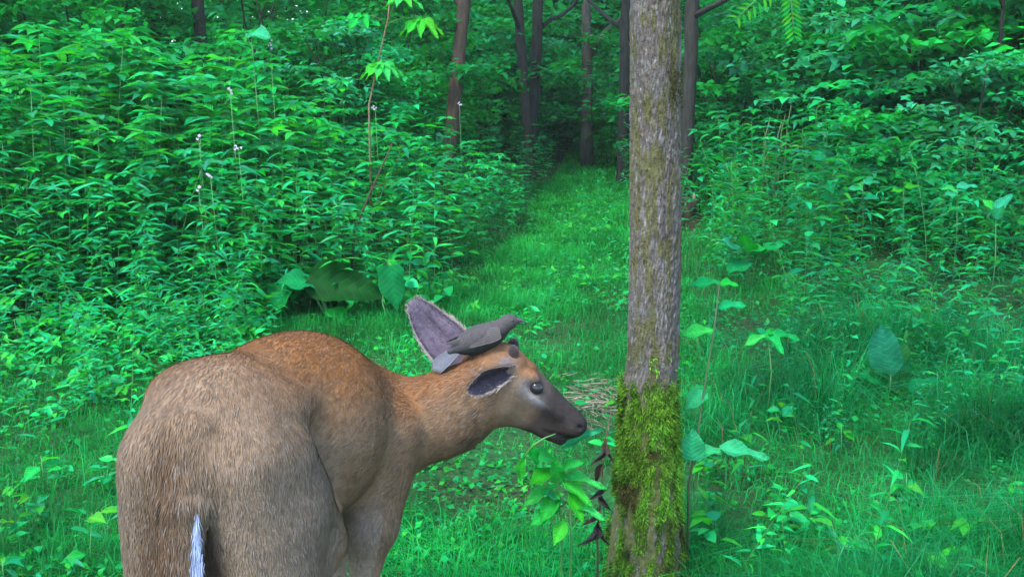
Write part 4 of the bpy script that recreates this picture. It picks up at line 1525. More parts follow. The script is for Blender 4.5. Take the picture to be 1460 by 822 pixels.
# single big leaves standing out of the bank
for (px, py, Y, L, lab) in ((358, 48, 8.6, .26, 'weed topped by one large pale lobed leaf above the bank'), (76, 200, 7.4, .19, 'weed with a large pale leaf tilted towards the clearing'), (282, 226, 7.2, .17, 'weed with a small round pale leaf in the middle of the bank')):
    p = at(px, py, Y)
    r, f = plant('pale_leaf_plant', (p[0], p[1] + .05, 0), lab, 'plant')
    stem_part(r, f, [f, f * .5 + p * .5 + [.03, 0, 0], p], .006)
    leaf_at(r, f, p, (.7, -.55, -.1), (-.1, -.55, .8), L, L * .7, BL_P)
    for q in range(6):
        a = q * 1.05
        leaf_at(r, f, p - [0, 0, .05 + .04 * q], (math.cos(a), math.sin(a), -.1), (0, 0, 1), .16, .075, BL_T if q % 2 else BL_M)

# bare dark stick slanting out of the bank
r, f = plant('bare_stick', at(498, 420, 7.2), 'bare dark stick slanting up out of the weed bank', 'stick')
stem_part(r, f, [f, at(505, 330, 7.2), at(530, 270, 7.15), at(548, 230, 7.1), at(560, 203, 7.1)], .012, (.04, .028, .022), M_TWIG, taper=.35)
stem_part(r, f, [at(530, 270, 7.15), at(545, 262, 7.1), at(575, 262, 7.05)], .005, (.05, .035, .025), M_TWIG, name='side_twig')
# dry spikes on the far side of the trail
for px, py, h in ((1112, 205, 172), (1120, 205, 160), (1107, 205, 182), (1090, 205, 178)):
    r, f = plant('dry_stalk', at(px, py, 11.5), 'pale dry stalk standing up behind the thicket', 'dead plant', 'dry stalks behind the thicket')
    stem_part(r, f, [f, at(px + 2, (py + h) / 2, 11.5), at(px + 8, h - 10, 11.5)], .009, (.07, .11, .05), M_DRY, taper=.4)

# pale lilac flowers among the weeds
fm = col_material('lilac_petal', rough=.6, spec=.2, noise_scale=30, amount=.15)
for (px, py, Y, up_) in ((328, 130, 7.6, 1), (283, 195, 7.0, 1), (340, 210, 7.0, 1), (300, 250, 6.7, 1), (283, 268, 6.7, 1), (535, 155, 9.2, 1), (385, 65, 8.6, 1), (655, 148, 12, 1)):
    p = at(px, py, Y)
    r, f = plant('wildflower', (p[0], p[1], 0), 'small pale lilac flower cluster on a thin stem among the weeds', 'flower', 'lilac wildflowers in the bank')
    stem_part(r, f, [f, f * .5 + p * .5 + [.02, .01, 0], p], .0035)
    fl = np.random.default_rng(px)
    g = Geo()
    for q in range(5):
        c = p + fl.normal(0, .014, 3)
        for a in range(4):
            an = a * math.pi / 2 + fl.uniform(0, 1)
            d = np.array([math.cos(an), -.25, math.sin(an)])
            V, Q, Cc = leaf_template([.2, .8, 1, .6], droop=.1, C=np.array([.26, .23, .29]) * fl.uniform(.8, 1.2))
            s = nrm(np.cross(d, [0, -1, .2]))
            g.put(c - f + V[:, :1] * s * .008 + V[:, 1:2] * nrm(d) * .010 + V[:, 2:] * np.array([0, -1, 0]) * .02, None, Q, Cc)
    add('blossom', g.build('blossom', fm), r)

# dark rotten stump at the trail's edge
p = at(983, 318, 12.2)
sb = np.array([p[0], p[1], float(gh(p[0], p[1])) - .02])
r = add('tree_stump', None, loc=sb, label='dark rotten stump at the edge of the trail beyond the mossy tree', cat='stump')
seg, nzs = 28, 12
a = np.linspace(0, 2 * np.pi, seg, endpoint=False)
V = []
for i in range(nzs):
    t = i / (nzs - 1)
    for an in a:
        q = np.array([math.cos(an) * 2, math.sin(an) * 2, t * 2])
        rr = .17 - .05 * t + .09 * (vnoise(q, 1.1, 8) - .5) + .03 * (vnoise(q, 4, 9) - .5)
        V.append([math.cos(an) * rr, math.sin(an) * rr, t * (.36 + .14 * vnoise(q * [1, 1, 0], .9, 10))])
V.append([0, 0, .22])
Q = [[i * seg + j, i * seg + (j + 1) % seg, (i + 1) * seg + (j + 1) % seg, (i + 1) * seg + j] for i in range(nzs - 1) for j in range(seg)]
T = [[(nzs - 1) * seg + j, (nzs - 1) * seg + (j + 1) % seg, nzs * seg] for j in range(seg)]
add('trunk', mesh('stump', V, T, Q, None, bark_material('rotten_wood', (.006, .005, .004), (.026, .017, .012), .8)), r)
g = Geo()
tube(g, [[.02, -.1, .36], [.03, -.1, .46], [.025, -.1, .50]], [.035, .02, .004], 7, (.14, .11, .07))
add('splinter', g.build('splinter', M_DRY), r)

# dry straw lying on the trail beyond the nose of the deer
n = 420
srng = np.random.default_rng(14)
c = at(842, 572, 4.75)
x = c[0] + srng.normal(0, .13, n)
Y = 4.75 + srng.normal(0, .22, n)
P = np.stack([x, Y, gh(x, Y) + .02 + .05 * srng.random(n)], -1)
yaw = srng.normal(-.5, .8, n)
L = srng.uniform(.05, .17, n)
V, T_, Cv = leaves5(P, yaw, srng.normal(0, .15, n), srng.normal(0, .8, n), L, srng.uniform(.004, .007, n), np.full(n, .05), np.array([.13, .115, .08]) * srng.uniform(.5, 1.2, (n, 1)))
add('dry_straw', mesh('dry_straw', V, T_, None, Cv, M_DRY), kind='stuff', label='patch of pale dry straw lying on the trail', cat='straw')
# ------------------------------------------------------------------ the deer
def make_deer():
    base = np.array([-.5, 2.0, 0.0])
    B = Body((-.92, 1.50, -.02), (.26, 2.62, 1.08), .0066)
    Z = np.array([0, 0, 1.0])
    r_ = nrm([.985, -.17, 0])                    # pelvis: to the animal's right
    a_ = nrm([.17, .985, 0])                     # pelvis: forwards
    P = np.array([-.567, 1.85, 0])

    def pel(lat, fwd, z):
        return P + r_ * lat + a_ * fwd + Z * z
    # trunk
    B.ell(pel(-.015, .0, .875), (.140, .2, .148), (r_, a_, Z), k=.05)
    B.ell((-.503, 2.12, .782), (.210, .25, .226), (nrm([.95, -.3, 0]), nrm([.3, .95, 0]), Z), k=.055)
    B.ell((-.40, 2.30, .715), (.160, .19, .165), (nrm([.8, -.6, 0]), nrm([.6, .8, 0]), Z), k=.08)
    B.cone((-.53, 2.02, .895), (-.43, 2.28, .78), .115, .10, k=.06)
    # chest and neck
    B.cone((-.35, 2.31, .700), at(640, 588, 2.31), .132, .100, k=.05, u=(0, 1, 0), s=.82)
    B.cone(at(632, 590, 2.31), at(700, 552, 2.31), .102, .090, k=.04, u=(0, 1, 0), s=.76)
    # haunches
    for s in (1, -1):
        B.ell(pel(-.125 if s < 0 else .075, .03, .935 if s < 0 else .90), (.06, .085, .05 if s < 0 else .04), (r_, a_, Z), k=.07)                       # hip
        lf = s < 0
        hip = pel(-.090 if lf else .062, -.03, .81)
        stif = pel(-.122 if lf else .100, .10, .60)
        B.cone(hip, stif, .130 if lf else .118, .088, k=.03 if lf else .012)
        B.cone(pel(-.076 if lf else .062, -.11, .84), pel(-.105 if lf else .085, -.075, .58), .094, .096, k=.045)             # hamstrings
        B.cone(pel(-.112 if lf else .088, -.03, .70), pel(-.112 if lf else .088, -.04, .56), .110, .085, k=.05)
        hock = pel(s * .105, -.16, .42)
        fet = pel(s * .105, -.11, .10)
        hoof = pel(s * .105, -.085, .018)
        B.cone(stif, pel(s * .11, -.06, .50), .080, .058, k=.05)
        B.cone(pel(s * .11, -.06, .50), hock, .056, .032, k=.03)
        B.cone(hock, hock - Z * .10 + a_ * .01, .032, .021, k=.02)
        B.cone(hock - Z * .10 + a_ * .01, fet, .021, .020, k=.02)
        B.cone(fet, hoof + Z * .03, .021, .021, k=.012)
        B.cone(hoof + Z * .012, hoof + a_ * .035 + Z * .004, .024, .016, k=.01)
    # hollow of the flank in front of the thigh
    B.cone(pel(.185, .075, .86), pel(.215, .17, .58), .028, .030, k=.035, cut=True)
    # forelegs
    rs, fs = nrm([.8, -.6, 0]), nrm([.6, .8, 0])
    for s, sh, el, kn, ho in ((1, (-.31, 2.235, .73), (-.345, 2.175, .52), (-.372, 2.165, .33), (-.37, 2.17, .018)),
                              (-1, (-.47, 2.40, .71), (-.50, 2.36, .52), (-.48, 2.40, .33), (-.46, 2.42, .018))):
        sh, el, kn, ho = map(np.array, (sh, el, kn, ho))
        B.cone(sh, el, .098, .066, k=.028)
        B.cone(el, kn, .060, .030, k=.03)
        B.cone(kn, kn * .3 + ho * .7 + Z * .02, .029, .019, k=.02)
        B.cone(kn * .3 + ho * .7 + Z * .02, ho + Z * .025, .021, .020, k=.015)
        B.cone(ho + Z * .012, ho + fs * .03 + Z * .004, .024, .016, k=.01)
    # tail lying in the cleft of the rump
    B.cone(pel(.0, -.180, .935), pel(-.008, -.208, .80), .030, .032, k=.03, u=r_, s=1.35)
    B.cone(pel(-.008, -.208, .80), pel(-.022, -.222, .60), .030, .026, k=.014, u=r_, s=1.7)
    # head: profile lies across the view, muzzle to the right and down
    Yh = 2.31
    hx = nrm(at(815, 605, Yh) - at(712, 530, Yh))
    Ysd = np.array([0, 1.0, 0])
    up = nrm(np.cross(hx, Ysd)) * -1
    if up[2] < 0:
        up = -up
    B.ell(at(716, 533, Yh), (.075, .056, .068), (hx, Ysd, up), k=.03)
    B.ell(at(722, 512, Yh), (.045, .046, .034), (hx, Ysd, up), k=.03)
    B.cone(at(735, 546, Yh), at(812, 603, Yh), .054, .029, k=.03, u=Ysd, s=.92)
    B.cone(at(746, 535, Yh), at(818, 598, Yh), .036, .023, k=.02, u=Ysd, s=.8)
    B.cone(at(708, 572, Yh), at(793, 617, Yh), .048, .021, k=.03, u=Ysd, s=.78)
    B.ell(at(817, 607, Yh), (.030, .027, .028), (hx, Ysd, up), k=.02)
    B.ell(at(827, 606, Yh), (.018, .023, .019), (hx, Ysd, up), k=.012)
    B.cone(at(775, 612, Yh), at(800, 627, Yh), .021, .0145, k=.012, u=Ysd, s=.9)
    B.ell(at(712, 572, Yh), (.055, .054, .045), (hx, Ysd, up), k=.03)
    for s in (-1, 1):
        B.ell(at(757, 531, Yh) + Ysd * s * .040, (.026, .018, .017), (hx, Ysd, up), k=.02)          # brow
        B.cone(at(768, 557, Yh) + Ysd * s * .046, at(795, 585, Yh) + Ysd * s * .03, .012, .010, k=.02)   # cheek bone
        B.ell(at(764, 546, Yh) + Ysd * s * .064, (.021, .015, .017), (hx, Ysd, up), k=.010, cut=True)    # socket
        B.cone(at(774, 557, Yh) + Ysd * s * .058, at(782, 568, Yh) + Ysd * s * .052, .006, .004, k=.008, cut=True)
        B.ell(at(826, 605, Yh) + Ysd * s * .021, (.008, .008, .0055), (hx, Ysd, up), k=.004, cut=True)   # nostril
        B.cone(at(822, 624, Yh) + Ysd * s * .024, at(782, 610, Yh) + Ysd * s * .037, .0060, .0052, k=.006, cut=True)   # mouth
        B.cone(at(735, 517, Yh) + Ysd * s * .033, at(734, 508, Yh) + Ysd * s * .034, .016, .014, k=.012)  # pedicle
    B.cone(at(738, 520, 2.28), at(718, 519, 2.262), .019, .012, k=.018)      # root of the near ear
    B.cone(at(684, 515, 2.34), at(668, 512, 2.365), .020, .014, k=.018)
    V, Q = B.surface()
    V = relax(V, Q, 3, .5)
    Nn = vert_normals(V, Q)

    # where along the animal
    line = np.array([[.183, 2.31, .735], at(716, 535, Yh), [-.24, 2.31, .79], [-.38, 2.3, .80], [-.5, 2.1, .84], [-.567, 1.86, .90],
                     pel(0, -.17, .95), pel(-.01, -.21, .78), pel(-.02, -.21, .45)])
    cum = np.concatenate([[0], np.cumsum(np.linalg.norm(np.diff(line, axis=0), axis=1))])

    def along(X):
        best = np.full(len(X), 9.0)
        S = np.zeros(len(X))
        Tn = np.zeros((len(X), 3))
        acc = np.zeros((len(X), 3))
        wsum = np.zeros(len(X))
        for i in range(len(line) - 1):
            ba = line[i + 1] - line[i]
            t = np.clip(((X - line[i]) @ ba) / (ba @ ba), 0, 1)
            d = np.linalg.norm(X - line[i] - t[:, None] * ba, axis=1)
            m = d < best
            S[m] = cum[i] + t[m] * (cum[i + 1] - cum[i])
            best[m] = d[m]
            w = np.exp(-(d / .07) ** 1.0)
            acc += w[:, None] * nrm(ba)
            wsum += w
        return S, nrm(acc)

    def coat(X, N):
        S, _ = along(X)
        shead, sneck, sbar, spel = cum[1], cum[3], cum[4], cum[5]
        top = N[:, 2]
        n1 = fbm(X, 14, 3)
        red = np.array([.275, .118, .042])
        tan = np.array([.275, .170, .098])
        grey = np.array([.235, .172, .122])
        C = np.tile(tan, (len(X), 1))
        back = sstep(.0, .75, top + .5 * (n1 - .5)) * sstep(.55, .85, X[:, 2])
        back = np.maximum(back, sstep(.80, .97, X[:, 2]) * .9)
        back = back * sstep(1.72, 1.95, X[:, 1])
        C += (red - C) * back[:, None]
        rump = sstep(2.02, 1.80, X[:, 1] + .25 * (n1 - .5))
        rg = np.clip(rump * (1 - .7 * sstep(.76, .98, X[:, 2])), 0, 1)
        C += (grey - C) * rg[:, None]
        # darker line down the middle of the rump to the tail
        lat = (X - P) @ r_
        fwd = (X - P) @ a_
        mid = np.exp(-((lat + .03 + .12 * np.clip(.85 - X[:, 2], 0, .3)) / (.045 + .14 * np.clip(.95 - X[:, 2], 0, .4))) ** 2) * sstep(1.80, 1.70, X[:, 1]) * sstep(1.02, .84, X[:, 2])
        C += (np.array([.11, .062, .034]) - C) * (.9 * mid)[:, None]
        low = sstep(.66, .5, X[:, 2]) * sstep(1.9, 2.05, X[:, 1])
        C += (np.array([.33, .29, .25]) - C) * (low * .5)[:, None]
        # neck
        nk = sstep(sneck + .02, sneck - .06, S)
        C += (np.array([.22, .135, .078]) - C) * (nk * .8)[:, None]
        nkt = nk * sstep(.25, .8, top)
        C += (np.array([.24, .105, .040]) - C) * (nkt * .9)[:, None]
        # head
        hd = sstep(shead + .03, shead - .05, S)
        C += (np.array([.22, .150, .100]) - C) * hd[:, None]
        u = (X - at(716, 533, Yh)) @ hx
        v = (X - at(716, 533, Yh)) @ up
        hm = sstep(-.06, -.01, u) * (X[:, 0] > -.13)
        br = hm * np.exp(-((u - .055) / .04) ** 2) * sstep(.02, .055, v)
        C += (np.array([.33, .13, .04]) - C) * (br * .8)[:, None]                   # rusty forehead
        gr = hm * sstep(.03, .06, u) * sstep(-.03, .01, v) * (1 - br)
        C += (np.array([.150, .118, .098]) - C) * (gr * .8)[:, None]                  # grey face
        ec = at(764, 546, Yh)
        ue, ve = (X - ec) @ hx, (X - ec) @ up
        ring = np.exp(-(((ue + .004) / .028) ** 2 + ((ve + .004) / .022) ** 2)) * hm
        C += (np.array([.42, .40, .42]) - C) * (ring * .8)[:, None]
        tear = np.exp(-(((ue - .028) / .022) ** 2 + ((ve + .024) / .009) ** 2)) * hm
        C += (np.array([.48, .48, .52]) - C) * (tear * .85)[:, None]
        brid = hm * sstep(.04, .09, u) * sstep(.008, .028, v)
        C += (np.array([.082, .064, .056]) - C) * (brid * .85)[:, None]
        mz = hm * sstep(.095, .145, u)
        C += (np.array([.040, .032, .031]) - C) * (mz * .9)[:, None]
        nose = np.exp(-(np.linalg.norm(X - at(830, 606, Yh), axis=1) / .027) ** 4)
        C += (np.array([.018, .017, .022]) - C) * nose[:, None]
        lip = np.exp(-(((X - at(800, 626, Yh)) @ hx / .03) ** 2 + ((X - at(800, 626, Yh)) @ up / .012) ** 2)) * hm
        C += (np.array([.022, .02, .022]) - C) * (lip * .95)[:, None]
        inn = np.exp(-((((X - ec) @ hx) / .021) ** 2 + (((X - ec) @ up) / .0165) ** 2) ** 2) * hm
        C += (np.array([.02, .017, .016]) - C) * inn[:, None]
        ma, mb = at(824, 622, Yh), at(776, 608, Yh)
        tt = np.clip(((X - ma) @ (mb - ma)) / ((mb - ma) @ (mb - ma)), 0, 1)
        dm = (X - ma - tt[:, None] * (mb - ma))
        dm[:, 1] = 0
        ml = np.exp(-(np.linalg.norm(dm, axis=1) / (.0075 - .003 * tt)) ** 2) * hm
        C += (np.array([.012, .010, .010]) - C) * (ml * .95)[:, None]
        blot = sstep(.52, .66, fbm(X, 38, 91)) * hm * sstep(.11, .03, u)
        C *= (1 - .38 * blot)[:, None]
        er = np.exp(-(np.linalg.norm(X - at(724, 519, 2.258), axis=1) / .022) ** 4)
        C += (np.array([.17, .15, .15]) - C) * (er * .85)[:, None]
        # hooves
        hf = sstep(.06, .045, X[:, 2])
        C += (np.array([.03, .025, .022]) - C) * hf[:, None]
        C *= .485 * (.82 + .28 * fbm(X, 45, 8))[:, None]
        return C
    C = coat(V, Nn)
    g = Geo()
    g.put(V - base, None, Q, C)

    # ears: cupped leaves grown from the head
    def ear(b, tip, open_dir, width, curl, seedn, fold=0.0, prof=.72, dim=1.0):
        ax = nrm(tip - b)
        Ln = np.linalg.norm(tip - b)
        od = nrm(open_dir - ax * (open_dir @ ax))
        sd = np.cross(ax, od)
        nu, nv = 26, 17
        u = np.linspace(0, 1, nu)[:, None]
        v = np.linspace(-1, 1, nv)[None, :]
        w = width * (np.clip(np.sin(np.pi * np.clip(u * .93 + .07, 0, 1) ** prof), 0, 1) ** .52) * (1 - .05 * u) + .002
        th = v * curl * (1.25 - .55 * u)
        rad = w / np.maximum(np.sin(np.minimum(curl * (1.25 - .55 * u), 1.57)), .2)
        X = (b + ax * (Ln * u)[..., None] + sd * (rad * np.sin(th))[..., None] + od * (-rad * (np.cos(th) - 1) - .35 * rad * sstep(0, .4, 1 - u))[..., None]
             - od * (fold * Ln * u ** 2)[..., None])
        X = X + od * ((vnoise(X, 60, seedn) - .5) * .003)[..., None]
        th_n = .0022
        du = np.gradient(X, axis=0)
        dv = np.gradient(X, axis=1)
        nn = nrm(np.cross(du, dv))
        if (nn[nu // 2, nv // 2] @ od) < 0:
            nn = -nn
        edge = (np.abs(v) + 0 * u)
        inner = X + nn * th_n * (1 - edge ** 6)[..., None]
        outer = X - nn * th_n * (1 - edge ** 6)[..., None]
        i, j = np.meshgrid(np.arange(nu - 1), np.arange(nv - 1), indexing='ij')
        Qi = np.stack([i * nv + j, (i + 1) * nv + j, (i + 1) * nv + j + 1, i * nv + j + 1], -1).reshape(-1, 4)
        rim = sstep(.80, .97, edge) + sstep(.93, 1.0, u + 0 * v)
        rim = np.clip(rim, 0, 1)[..., None]
        streak = fbm(np.stack([v * 5 + 0 * u, u * .8 + 0 * v, 0 * u + 0 * v + seedn], -1), 1, seedn)[..., None]
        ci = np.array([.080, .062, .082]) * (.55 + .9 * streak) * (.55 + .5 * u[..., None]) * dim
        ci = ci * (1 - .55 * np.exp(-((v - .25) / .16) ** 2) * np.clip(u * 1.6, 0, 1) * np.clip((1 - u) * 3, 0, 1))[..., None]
        ci = ci + (np.array([.020, .016, .024]) - ci) * (np.exp(-((edge - .86) / .07) ** 2)[..., None] * .85)
        ci = ci + (np.array([.20, .17, .155]) - ci) * (sstep(.93, 1, edge)[..., None])
        co = np.array([.10, .085, .08]) * (.7 + .6 * streak)
        co = co + (np.array([.18, .15, .135]) - co) * sstep(.9, 1, edge)[..., None]
        g.put(inner.reshape(-1, 3) - base, None, Qi if True else None, ci.reshape(-1, 3))
        g.put(outer.reshape(-1, 3) - base, None, Qi[:, ::-1], co.reshape(-1, 3))
        return X, nn, ci, co, (u + 0 * v), edge
    e1 = ear(at(668, 520, 2.36), at(585, 428, 2.42), np.array([.30, -.9, .28]), .060, .70, 5)
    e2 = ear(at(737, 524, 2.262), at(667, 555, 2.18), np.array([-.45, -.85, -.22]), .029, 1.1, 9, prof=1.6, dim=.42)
    furm = col_material('deer_coat', rough=.75, spec=.05, noise_scale=90, amount=.18, sheen=.0, bump=.25, bump_scale=260)
    deer = add('deer', None, loc=base, label='brown deer with short velvet antlers browsing leaves beside the mossy trunk', cat='deer')
    add('body', g.build('deer_body', furm), deer)

    # coat of hair: short tapered strands combed along the animal
    rng = np.random.default_rng(5)
    A4 = .5 * np.linalg.norm(np.cross(V[Q[:, 2]] - V[Q[:, 0]], V[Q[:, 3]] - V[Q[:, 1]]), axis=1)
    cen = V[Q].mean(1)
    dens = np.where(cen[:, 2] > .42, 1.0, .25)
    isnose = np.linalg.norm(cen - at(832, 606, Yh), axis=1) < .026
    dens[isnose] = 0
    iseye = (np.abs((cen - at(764, 546, Yh)) @ hx) < .021) & (np.abs((cen - at(764, 546, Yh)) @ up) < .017) & (cen[:, 0] > 0)
    dens[iseye] = 0
    dens[np.linalg.norm(cen - at(803, 626, Yh), axis=1) < .03] *= .3
    dens[(cen[:, 0] > -.12)] *= 2.0
    pr = A4 * dens
    n = 142000
    fi = rng.choice(len(Q), n, p=pr / pr.sum())
    w4 = rng.dirichlet((1, 1, 1, 1), n)
    X = (V[Q[fi]] * w4[..., None]).sum(1)
    N = nrm((Nn[Q[fi]] * w4[..., None]).sum(1))
    S, Tn = along(X)
    headw = sstep(cum[1] + .06, cum[1] - .02, S)
    rumpw = sstep(1.98, 1.76, X[:, 1])
    lat = (X - P) @ r_
    grav = np.array([0, 0, -1.0])
    D = Tn + grav * (.55 + .9 * rumpw)[:, None] + (r_ * np.sign(lat)[:, None]) * (np.clip(np.abs(lat) * 3, 0, .6) * rumpw)[:, None]
    D[headw > .5] = Tn[headw > .5] + grav * .15
    leg = sstep(.62, .5, X[:, 2])[:, None]
    D = D * (1 - leg) + grav * leg
    # locks: neighbouring strands lean together
    jit = np.stack([vnoise(X, 42, 20 + i) - .5 for i in range(3)], -1) * 1.0 + np.stack([vnoise(X, 130, 30 + i) - .5 for i in range(3)], -1) * .7
    D = nrm(D) + jit * .65 + rng.normal(0, .09, (n, 3))
    D = nrm(D - N * (D * N).sum(1)[:, None])
    Ln = np.where(headw > .5, .007, .018) * rng.uniform(.6, 1.25, n)
    Ln *= 1 - .6 * sstep(.5, .35, X[:, 2])
    istail = (np.abs(lat) < .06) & (((X - P) @ a_) < -.17) & (X[:, 2] < .93)
    Ln[istail] *= 1.5
    Wd = np.where(headw > .5, .0009, .0015) * rng.uniform(.7, 1.3, n)
    lift = np.where(headw > .5, .10, .11) * rng.uniform(.3, 1.4, n)
    side = np.cross(N, D)
    lockv = vnoise(X, 110, 50)
    sink = .0015
    p0 = X - N * sink
    p1 = X + D * (Ln * .55)[:, None] + N * (Ln * lift * .9)[:, None]
    p2 = X + D * Ln[:, None] + N * (Ln * lift * .9)[:, None]
    Vs = np.stack([p0 - side * Wd[:, None] * .5, p0 + side * Wd[:, None] * .5, p1 - side * Wd[:, None] * .42, p1 + side * Wd[:, None] * .42, p2], 1)
    k = np.arange(n)[:, None] * 5
    Tr = np.stack([k + [0, 1, 3], k + [0, 3, 2], k + [2, 3, 4]], 1).reshape(-1, 3)
    Cr = coat(X, N)
    tone = (.45 + .62 * lockv + .42 * rng.random(n) ** 1.5)
    pale = rng.random(n) < .10
    Cs = Cr * tone[:, None]
    Cs[pale] = Cs[pale] * .5 + np.array([.15, .14, .135]) * .5
    hfw = headw > .5
    Cs[hfw] = Cr[hfw] * (.8 + .4 * rng.random(hfw.sum()))[:, None]
    Cv = np.repeat(Cs[:, None], 5, 1) * np.array([.80, .80, 1.0, 1.0, 1.12])[None, :, None]
    gf = Geo()
    gf.put(Vs.reshape(-1, 3) - base, Tr, None, Cv.reshape(-1, 3))
    # white under-tail hair showing along one side of the tail
    m = 1500
    t = rng.random(m)
    X = np.array([pel(.031 - .006 * q, -.226 - .012 * q, .795 - .24 * q) for q in t]) + r_ * (rng.normal(0, .0050, m) * np.clip(.25 + 2.0 * t, 0, 1.1))[:, None]
    D = nrm(np.array([[-.02, -.03, -1]]) + rng.normal(0, .10, (m, 3)))
    Ln = rng.uniform(.025, .05, m)
    side = nrm(np.cross(D, np.array([.3, -.9, 0])))
    Wd = .0011
    p0, p1, p2 = X, X + D * Ln[:, None] * .5 - a_ * .003, X + D * Ln[:, None]
    Vs = np.stack([p0 - side * Wd * .5, p0 + side * Wd * .5, p1 - side * Wd * .5, p1 + side * Wd * .5, p2], 1)
    k = np.arange(m)[:, None] * 5
    Tr = np.stack([k + [0, 1, 3], k + [0, 3, 2], k + [2, 3, 4]], 1).reshape(-1, 3)
    cw = np.array([.24, .29, .43])[None] * rng.uniform(.35, 1.05, m)[:, None]
    gf.put(Vs.reshape(-1, 3) - base, Tr, None, np.repeat(cw, 5, 0))
    # short hair on the ears
    for (Xe, nn, ci, co, ue, ed), m in ((e1, 4200), (e2, 3000)):
        ii = rng.integers(2, Xe.shape[0] - 1, m)
        jj = rng.integers(0, Xe.shape[1], m)
        inner = rng.random(m) < .6
        X = Xe[ii, jj] + rng.normal(0, .0022, (m, 3))
        N = nn[ii, jj] * np.where(inner, 1, -1)[:, None]
        axd = nrm(Xe[-1, 8] - Xe[0, 8])
        D = nrm(axd + rng.normal(0, .28, (m, 3)))
        D = nrm(D - N * (D * N).sum(1)[:, None])
        Ln = rng.uniform(.005, .012, m)
        side = np.cross(N, D)
        p0, p2 = X + N * .0012, X + D * Ln[:, None] + N * .0035
        Vs = np.stack([p0 - side * .0006, p0 + side * .0006, p2], 1)
        cc = np.where(inner[:, None], ci[ii, jj], co[ii, jj]) * rng.uniform(.7, 1.4, m)[:, None]
        gf.put(Vs.reshape(-1, 3) - base, np.arange(m * 3).reshape(-1, 3), None, np.repeat(cc, 3, 0))
    hairm = col_material('deer_hair', rough=.6, spec=.08, noise_scale=60, amount=.12, sheen=.0)
    add('fur', gf.build('deer_fur', hairm), deer, kind='stuff')

    # eyes, velvet antlers
    em, nt, Nd, L = new_mat('deer_eye')
    p = Nd.new('ShaderNodeBsdfPrincipled')
    p.inputs['Base Color'].default_value = (.012, .010, .011, 1)
    p.inputs['Roughness'].default_value = .18
    p.inputs['Specular IOR Level'].default_value = .25
    o = Nd.new('ShaderNodeOutputMaterial')
    L.new(p.outputs[0], o.inputs[0])
    vel = col_material('antler_velvet', rough=.9, spec=.1, noise_scale=300, amount=.4, sheen=.1, bump=.4, bump_scale=500)
    for s in (-1, 1):
        ge = Geo()
        ball(ge, at(764, 546, Yh) + Ysd * s * .0445 - base, (.0175, .0125, .0150), (1, 1, 1), axes=(hx, Ysd, up))
        add('eye', ge.build('deer_eye', em), deer)
        ge = Geo()
        ts = np.linspace(0, 1, 9)
        b0, b1 = at(735, 519, Yh) + Ysd * s * .032, at(731, 487, Yh) + Ysd * s * .040
        pts = np.array([b0 + (b1 - b0) * q for q in ts]) - base
        rr = .0150 + .0012 * np.sin(ts * 9) - .0015 * ts
        rr[-2] *= .85
        rr[-1] *= .45
        tube(ge, pts, rr, 14, np.stack([np.full(9, v) for v in (.018, .013, .012)], -1) + (1 - ts)[:, None] ** 3 * np.array([.12, .05, .02]))
        add('antler', ge.build('antler', vel), deer)
    return deer


make_deer()


